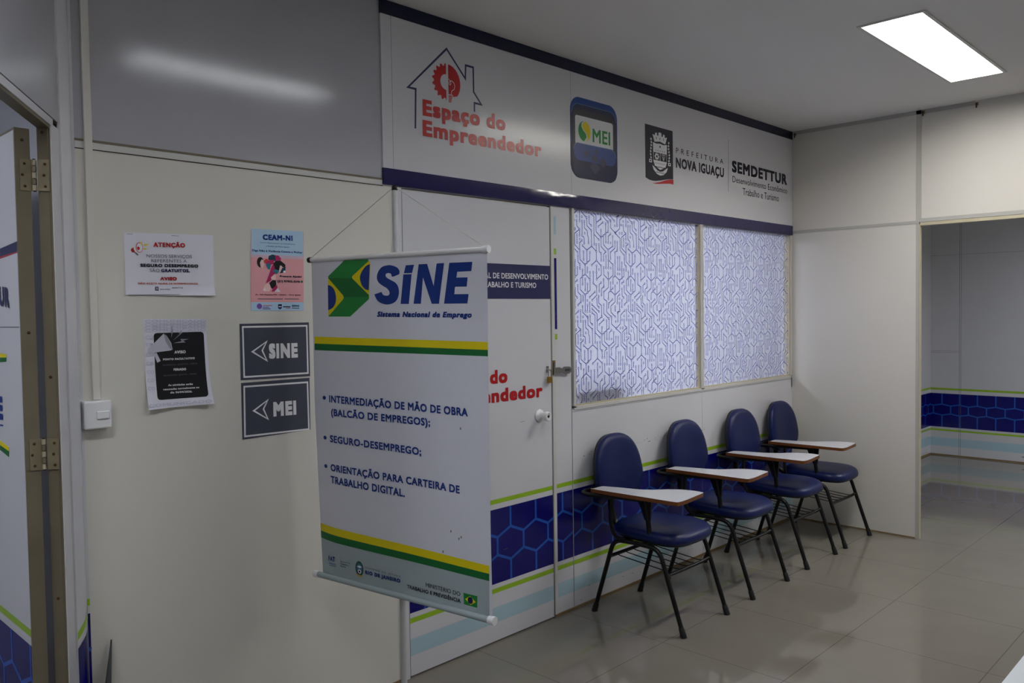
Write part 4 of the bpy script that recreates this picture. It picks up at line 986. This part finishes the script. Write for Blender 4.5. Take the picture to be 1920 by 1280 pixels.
MB().tube([bp(0.822, 0.0, 0.602), bp(0.846, 0.0, 0.602)], [0.0135, 0.0145], 'plastic_white', 14).build('end_cap', rod2).__setitem__('label', 'white end cap')
PT = BL + BU*0.405 - BN*0.035; PZ = 2.034
top = PT + Vector((0, 0, PZ + .004)) + inv
cd = MB(); cd.tube([bp(0.0, 0.002, 1.813), top + Vector((-.004, .012, 0)), top + Vector((0, 0, .004)), top + Vector((.002, -.012, 0)), bp(0.828, 0.002, 1.808)], 0.0011, 'cord', 6)
tag(cd.build('cord', ban), 'thin cord from rod ends to the pole top')
st = empty('banner_stand', (PT.x, PT.y, 0)); tag(st, 'slim grey metal pole stand holding up the cloth banner', 'banner stand')
pm = MB().tube([(0, 0, 0.015), (0, 0, 1.1)], 0.0112, 'tube_grey', 14); pm.tube([(0, 0, 1.1), (0, 0, PZ)], 0.0092, 'tube_grey', 14); pm.build('pole', st)
MB().lathe((0, 0, PZ - .002), (0, 0, 1), [(0, .0001), (0, .0105), (.012, .0105), (.016, .009), (.016, .0001)], 'blackplastic', 14).build('pole_cap', st)
fb = MB()
for k in range(4):
    a = math.radians(45 + 90*k); fb.tube(fillet([(0.012*math.cos(a), 0.012*math.sin(a), .03), (0.16*math.cos(a), 0.16*math.sin(a), .022), (0.2*math.cos(a), 0.2*math.sin(a), .008)], .05), 0.008, 'blacksteel', 8)
fb.lathe((0, 0, 0.006), (0, 0, 1), [(0, .0001), (0, .022), (.05, .02), (.05, .0001)], 'blacksteel', 16)
fb.build('foot_base', st)

# ------------------------------------------------------------------ tablet-arm chairs
def superell(a, b, n, k=36, taper=0.0):
    o = []
    for i in range(k):
        t = 2*math.pi*i/k; c, s = math.cos(t), math.sin(t)
        x = a*math.copysign(abs(c)**(2/n), c); y = b*math.copysign(abs(s)**(2/n), s)
        o.append((x*(1 - taper*y/b), y))
    return o
def chair(cx, label):
    r = empty('tablet_arm_chair', (cx, 0, 0)); tag(r, label, 'chair', 'row of blue chairs with writing tablets')
    # seat cushion
    mb = MB(); o = superell(0.215, 0.222, 3.4, 40, taper=0.06)
    def ring(s, z, dip=0.0): return [Vector((x*s, -0.385 + y*s, z - dip*max(0, -y*s/0.22)**3)) for x, y in o]
    mb.loft([ring(.93, .432, .012), ring(.985, .438, .014), ring(1, .452, .016), ring(.99, .468, .018), ring(.955, .481, .018), ring(.88, .489, .016), ring(.6, .494, .006), ring(.25, .493), ring(.02, .493)], 'navyvinyl')
    seat = mb.build('seat', r)
    MB().loft([ring(.80, .418, .010), ring(.93, .424, .012), ring(.965, .436, .013), ring(.9, .437, .012)], 'blackplastic').build('seat_shell', seat)
    # backrest, leaning back slightly
    mb = MB(); o2 = superell(0.196, 0.178, 2.6, 44, taper=0.13)
    def bring(s, d):
        R = []
        for x, z in o2:
            zz = 0.748 + z*s; tilt = -0.072 - (0.748 - zz)*0.12
            R.append(Vector((x*s, tilt - d - 0.016*(x*s/0.2)**2, zz)))
        return R
    mb.loft([bring(.96, .004), bring(.99, .010), bring(1, .022), bring(.985, .034), bring(.94, .043), bring(.85, .048), bring(.55, .05), bring(.2, .05), bring(.02, .05)], 'navyvinyl')
    back = mb.build('backrest', r)
    MB().loft([bring(.5, -.020), bring(.86, -.016), bring(.965, -.006), bring(.985, .006), bring(.9, .010)], 'blackplastic').build('back_shell', back)
    MB().tube(fillet([(0, -0.25, .415), (0, -0.09, .41), (0, -0.05, .5), (0, -0.058, .72)], .06), 0.017, 'blacksteel', 10).build('back_support', r)
    # legs
    for sx in (-1, 1):
        x = sx*0.205
        for rear in (0, 1):
            yf, yt = (-0.645, -0.505) if not rear else (-0.095, -0.225)
            ym = -0.365
            path = fillet([(x*1.015, yf, 0.004), (x, yt, 0.408), (x, ym, 0.413)], .055)
            lg = MB().tube(path, 0.0118, 'blacksteel', 12).build('leg', r)
            d = (Vector(path[1]) - Vector(path[0])).normalized(); p0 = Vector(path[0])
            MB().tube([p0 - Vector((0, 0, .004)), p0 + d*0.012, p0 + d*0.04, p0 + d*.046], [0.0165, 0.0155, 0.0145, .0125], 'blackplastic', 12).build('foot_cap', lg)
    fm = MB()
    fm.tube([(-0.205, -0.30, .413), (0.205, -0.30, .413)], 0.011, 'blacksteel'); fm.tube([(-0.205, -0.44, .413), (0.205, -0.44, .413)], 0.011, 'blacksteel')
    fm.build('seat_frame', r)
    # book basket
    bk = MB(); yr, yf2 = -0.193, -0.547
    bk.tube([(-0.205, yr, .312), (0.205, yr, .312)], 0.0095, 'blacksteel')
    bk.tube(fillet([(-0.205, yf2, .285), (-0.165, yf2 + .015, .272), (0.165, yf2 + .015, .272), (0.205, yf2, .285)], .03), 0.0095, 'blacksteel')
    for k in range(5):
        x = -0.14 + 0.07*k; bk.tube(fillet([(x, yr, .318), (x, yr - .015, .307), (x, yf2 + .03, .281), (x, yf2 + .015, .284)], .012), 0.0026, 'blacksteel', 6)
    bk.build('book_basket', r)
    # writing tablet
    ol = [(-.277,-.155),(-.262,-.142),(-.205,-.140),(-.186,-.152),(-.155,-.24),(-.133,-.325),(-.091,-.395),(-.036,-.445),(.002,-.497),(.022,-.56),(.018,-.612),(.004,-.628),(-.08,-.637),(-.17,-.646),(-.232,-.645),(-.254,-.62),(-.262,-.45)]
    ol = ol[::-1]
    def cat(pts, n=4):
        out = []; N = len(pts)
        for i in range(N):
            p0, p1, p2, p3 = (Vector(pts[(i+k) % N]) for k in (-1, 0, 1, 2))
            for j in range(n):
                t = j/n; q = 0.5*((2*p1) + (p2-p0)*t + (2*p0-5*p1+4*p2-p3)*t*t + (3*p1-p0-3*p2+p3)*t**3); out.append((q.x, q.y))
        return out
    ol = cat(ol)
    zt = 0.672
    tb = MB().prism(ol, zt - 0.019, zt, 'woodedge')
    ins = [(x*0.985 - .002, -.38 + (y + .38)*0.988) for x, y in ol]
    tb.add([(x, y, zt + .0006) for x, y in ol], [tuple(range(len(ol)))], 'laminate')
    tb.build('writing_tablet', r)
    ts = MB()
    ts.tube(fillet([(-.02, -.052, .640), (-.25, -.052, .640), (-.287, -.11, .640), (-.255, -.20, .641), (-.205, -.42, .641)], .06), 0.0112, 'blacksteel', 10)
    ts.tube(fillet([(-.232, -.235, .645), (-.245, -.235, .50), (-.235, -.255, .425), (-.17, -.30, .413)], .06), 0.0105, 'blacksteel', 10)
    ts.tube(fillet([(-.20, -.415, .645), (-.20, -.44, .52), (-.20, -.45, .413)], .02), 0.0125, 'blacksteel', 10)
    ts.add([(-.206, -.375, .644), (-.194, -.375, .644), (-.194, -.46, .644), (-.206, -.46, .644), (-.206, -.42, .54), (-.194, -.42, .54), (-.206, -.45, .54), (-.194, -.45, .54)],
           [(0,1,2,3), (0,4,5,1), (3,2,7,6), (4,6,7,5), (0,3,6,4), (1,5,7,2)], 'blacksteel')
    ts.build('tablet_support', r)
    return r
first = chair(3.627, 'navy blue tablet-arm chair nearest the closed office door')
def copy_thing(o, loc, label):
    c = o.copy(); COL.objects.link(c); c.location = loc; c['label'] = label
    for ch in list(o.children):
        d = ch.copy(); COL.objects.link(d); d.parent = c
        for g in list(ch.children):
            e = g.copy(); COL.objects.link(e); e.parent = d
    return c
copy_thing(first, (4.338, 0.008, 0), 'second navy tablet-arm chair counted from the closed office door')
copy_thing(first, (5.036, 0.014, 0), 'third navy tablet-arm chair from the door, under the second window')
copy_thing(first, (5.628, 0.02, 0), 'navy tablet-arm chair in the corner against the right partition')

# ------------------------------------------------------------------ small things
def hook(y, z):
    r = MB(); r.tube(fillet([(XR - .0, y, z + .012), (XR - .014, y, z + .012), (XR - .014, y, z - .016)], .006), 0.0045, 'rust', 8); r.box((XR - .006, y - .009, z), (XR, y + .009, z + .02), 'oldbrass'); return r
for y, z, lb in ((-0.03, 2.882, 'tiny rusty hook in the ceiling corner above the last window'), (-0.93, 2.888, 'tiny rusty hook at the top of the doorway post'), (-1.253, 2.884, 'tiny rusty hook below the ceiling, right of the doorway post')):
    tag(hook(y, z).build('metal_hook'), lb, 'hook', 'small rusty hooks below the ceiling')
# desk corner at the lower right
dk = empty('desk', (2.9, -2.72, 0)); tag(dk, 'pale rounded desk corner at the bottom right of the view', 'desk')
MB().prism([(x, y) for x, y in rrect(-0.93, -0.40, 0.9, 0.39, .07, 8)], 0.722, 0.75, 'desk').build('desk_top', dk)
for sx in (-.8, .8):
    for sy in (-.3, .3): MB().box((sx - .02, sy - .02, 0), (sx + .02, sy + .02, .722), 'alu').build('leg', dk)
# printer behind the first window
pn = empty('printer', (3.74, 0.30, 0)); tag(pn, 'white printer on a stand seen through the first window film', 'printer')
mb = MB().box((-.30, -.2, .95), (.22, .2, 1.17), 'printerwhite'); mb.box((-.30, -.205, 1.09), (-.02, -.2, 1.115), 'printerdark'); mb.box((.05, -.205, .99), (.2, -.2, 1.05), 'printerdark'); mb.build('body', pn, bevel=.01)
MB().box((-.31, -.21, 1.19), (.1, .2, 1.225), 'printerwhite').build('lid', pn, bevel=.008)
MB().box((-.29, -.19, 1.17), (.08, .18, 1.19), 'printerdark').build('scanner', pn)
MB().box((-.28, -.19, .0), (.25, .2, .95), 'alu').build('stand', pn)
# black plastic piece leaning at the foot of the cream panel
mb = MB(); d = Vector((-0.33, -0.94, 0)); sd = Vector((0.94, -0.33, 0)); o = Vector((0.992, -0.012, 0))
pts = [(0.0, 0.548), (0.012, 0.54), (0.10, 0.40), (0.30, 0.0), (0.0, 0.0)]
V = [o + d*a + sd*(-.14*(0.55 - z)) + Vector((0, 0, z)) for a, z in pts] + [o + d*a + sd*(.004 + .09*(0.55 - z) - .14*(0.55 - z)) + Vector((0, 0, z)) for a, z in pts]
n = len(pts); mb.add(V, [tuple(range(n)), tuple(range(2*n - 1, n - 1, -1))] + [(i, (i+1) % n, n + (i+1) % n, n + i) for i in range(n)], 'blackplastic')
tag(mb.build('plastic_board'), 'thin black plastic board on edge against the cream panel, lower left', 'board')
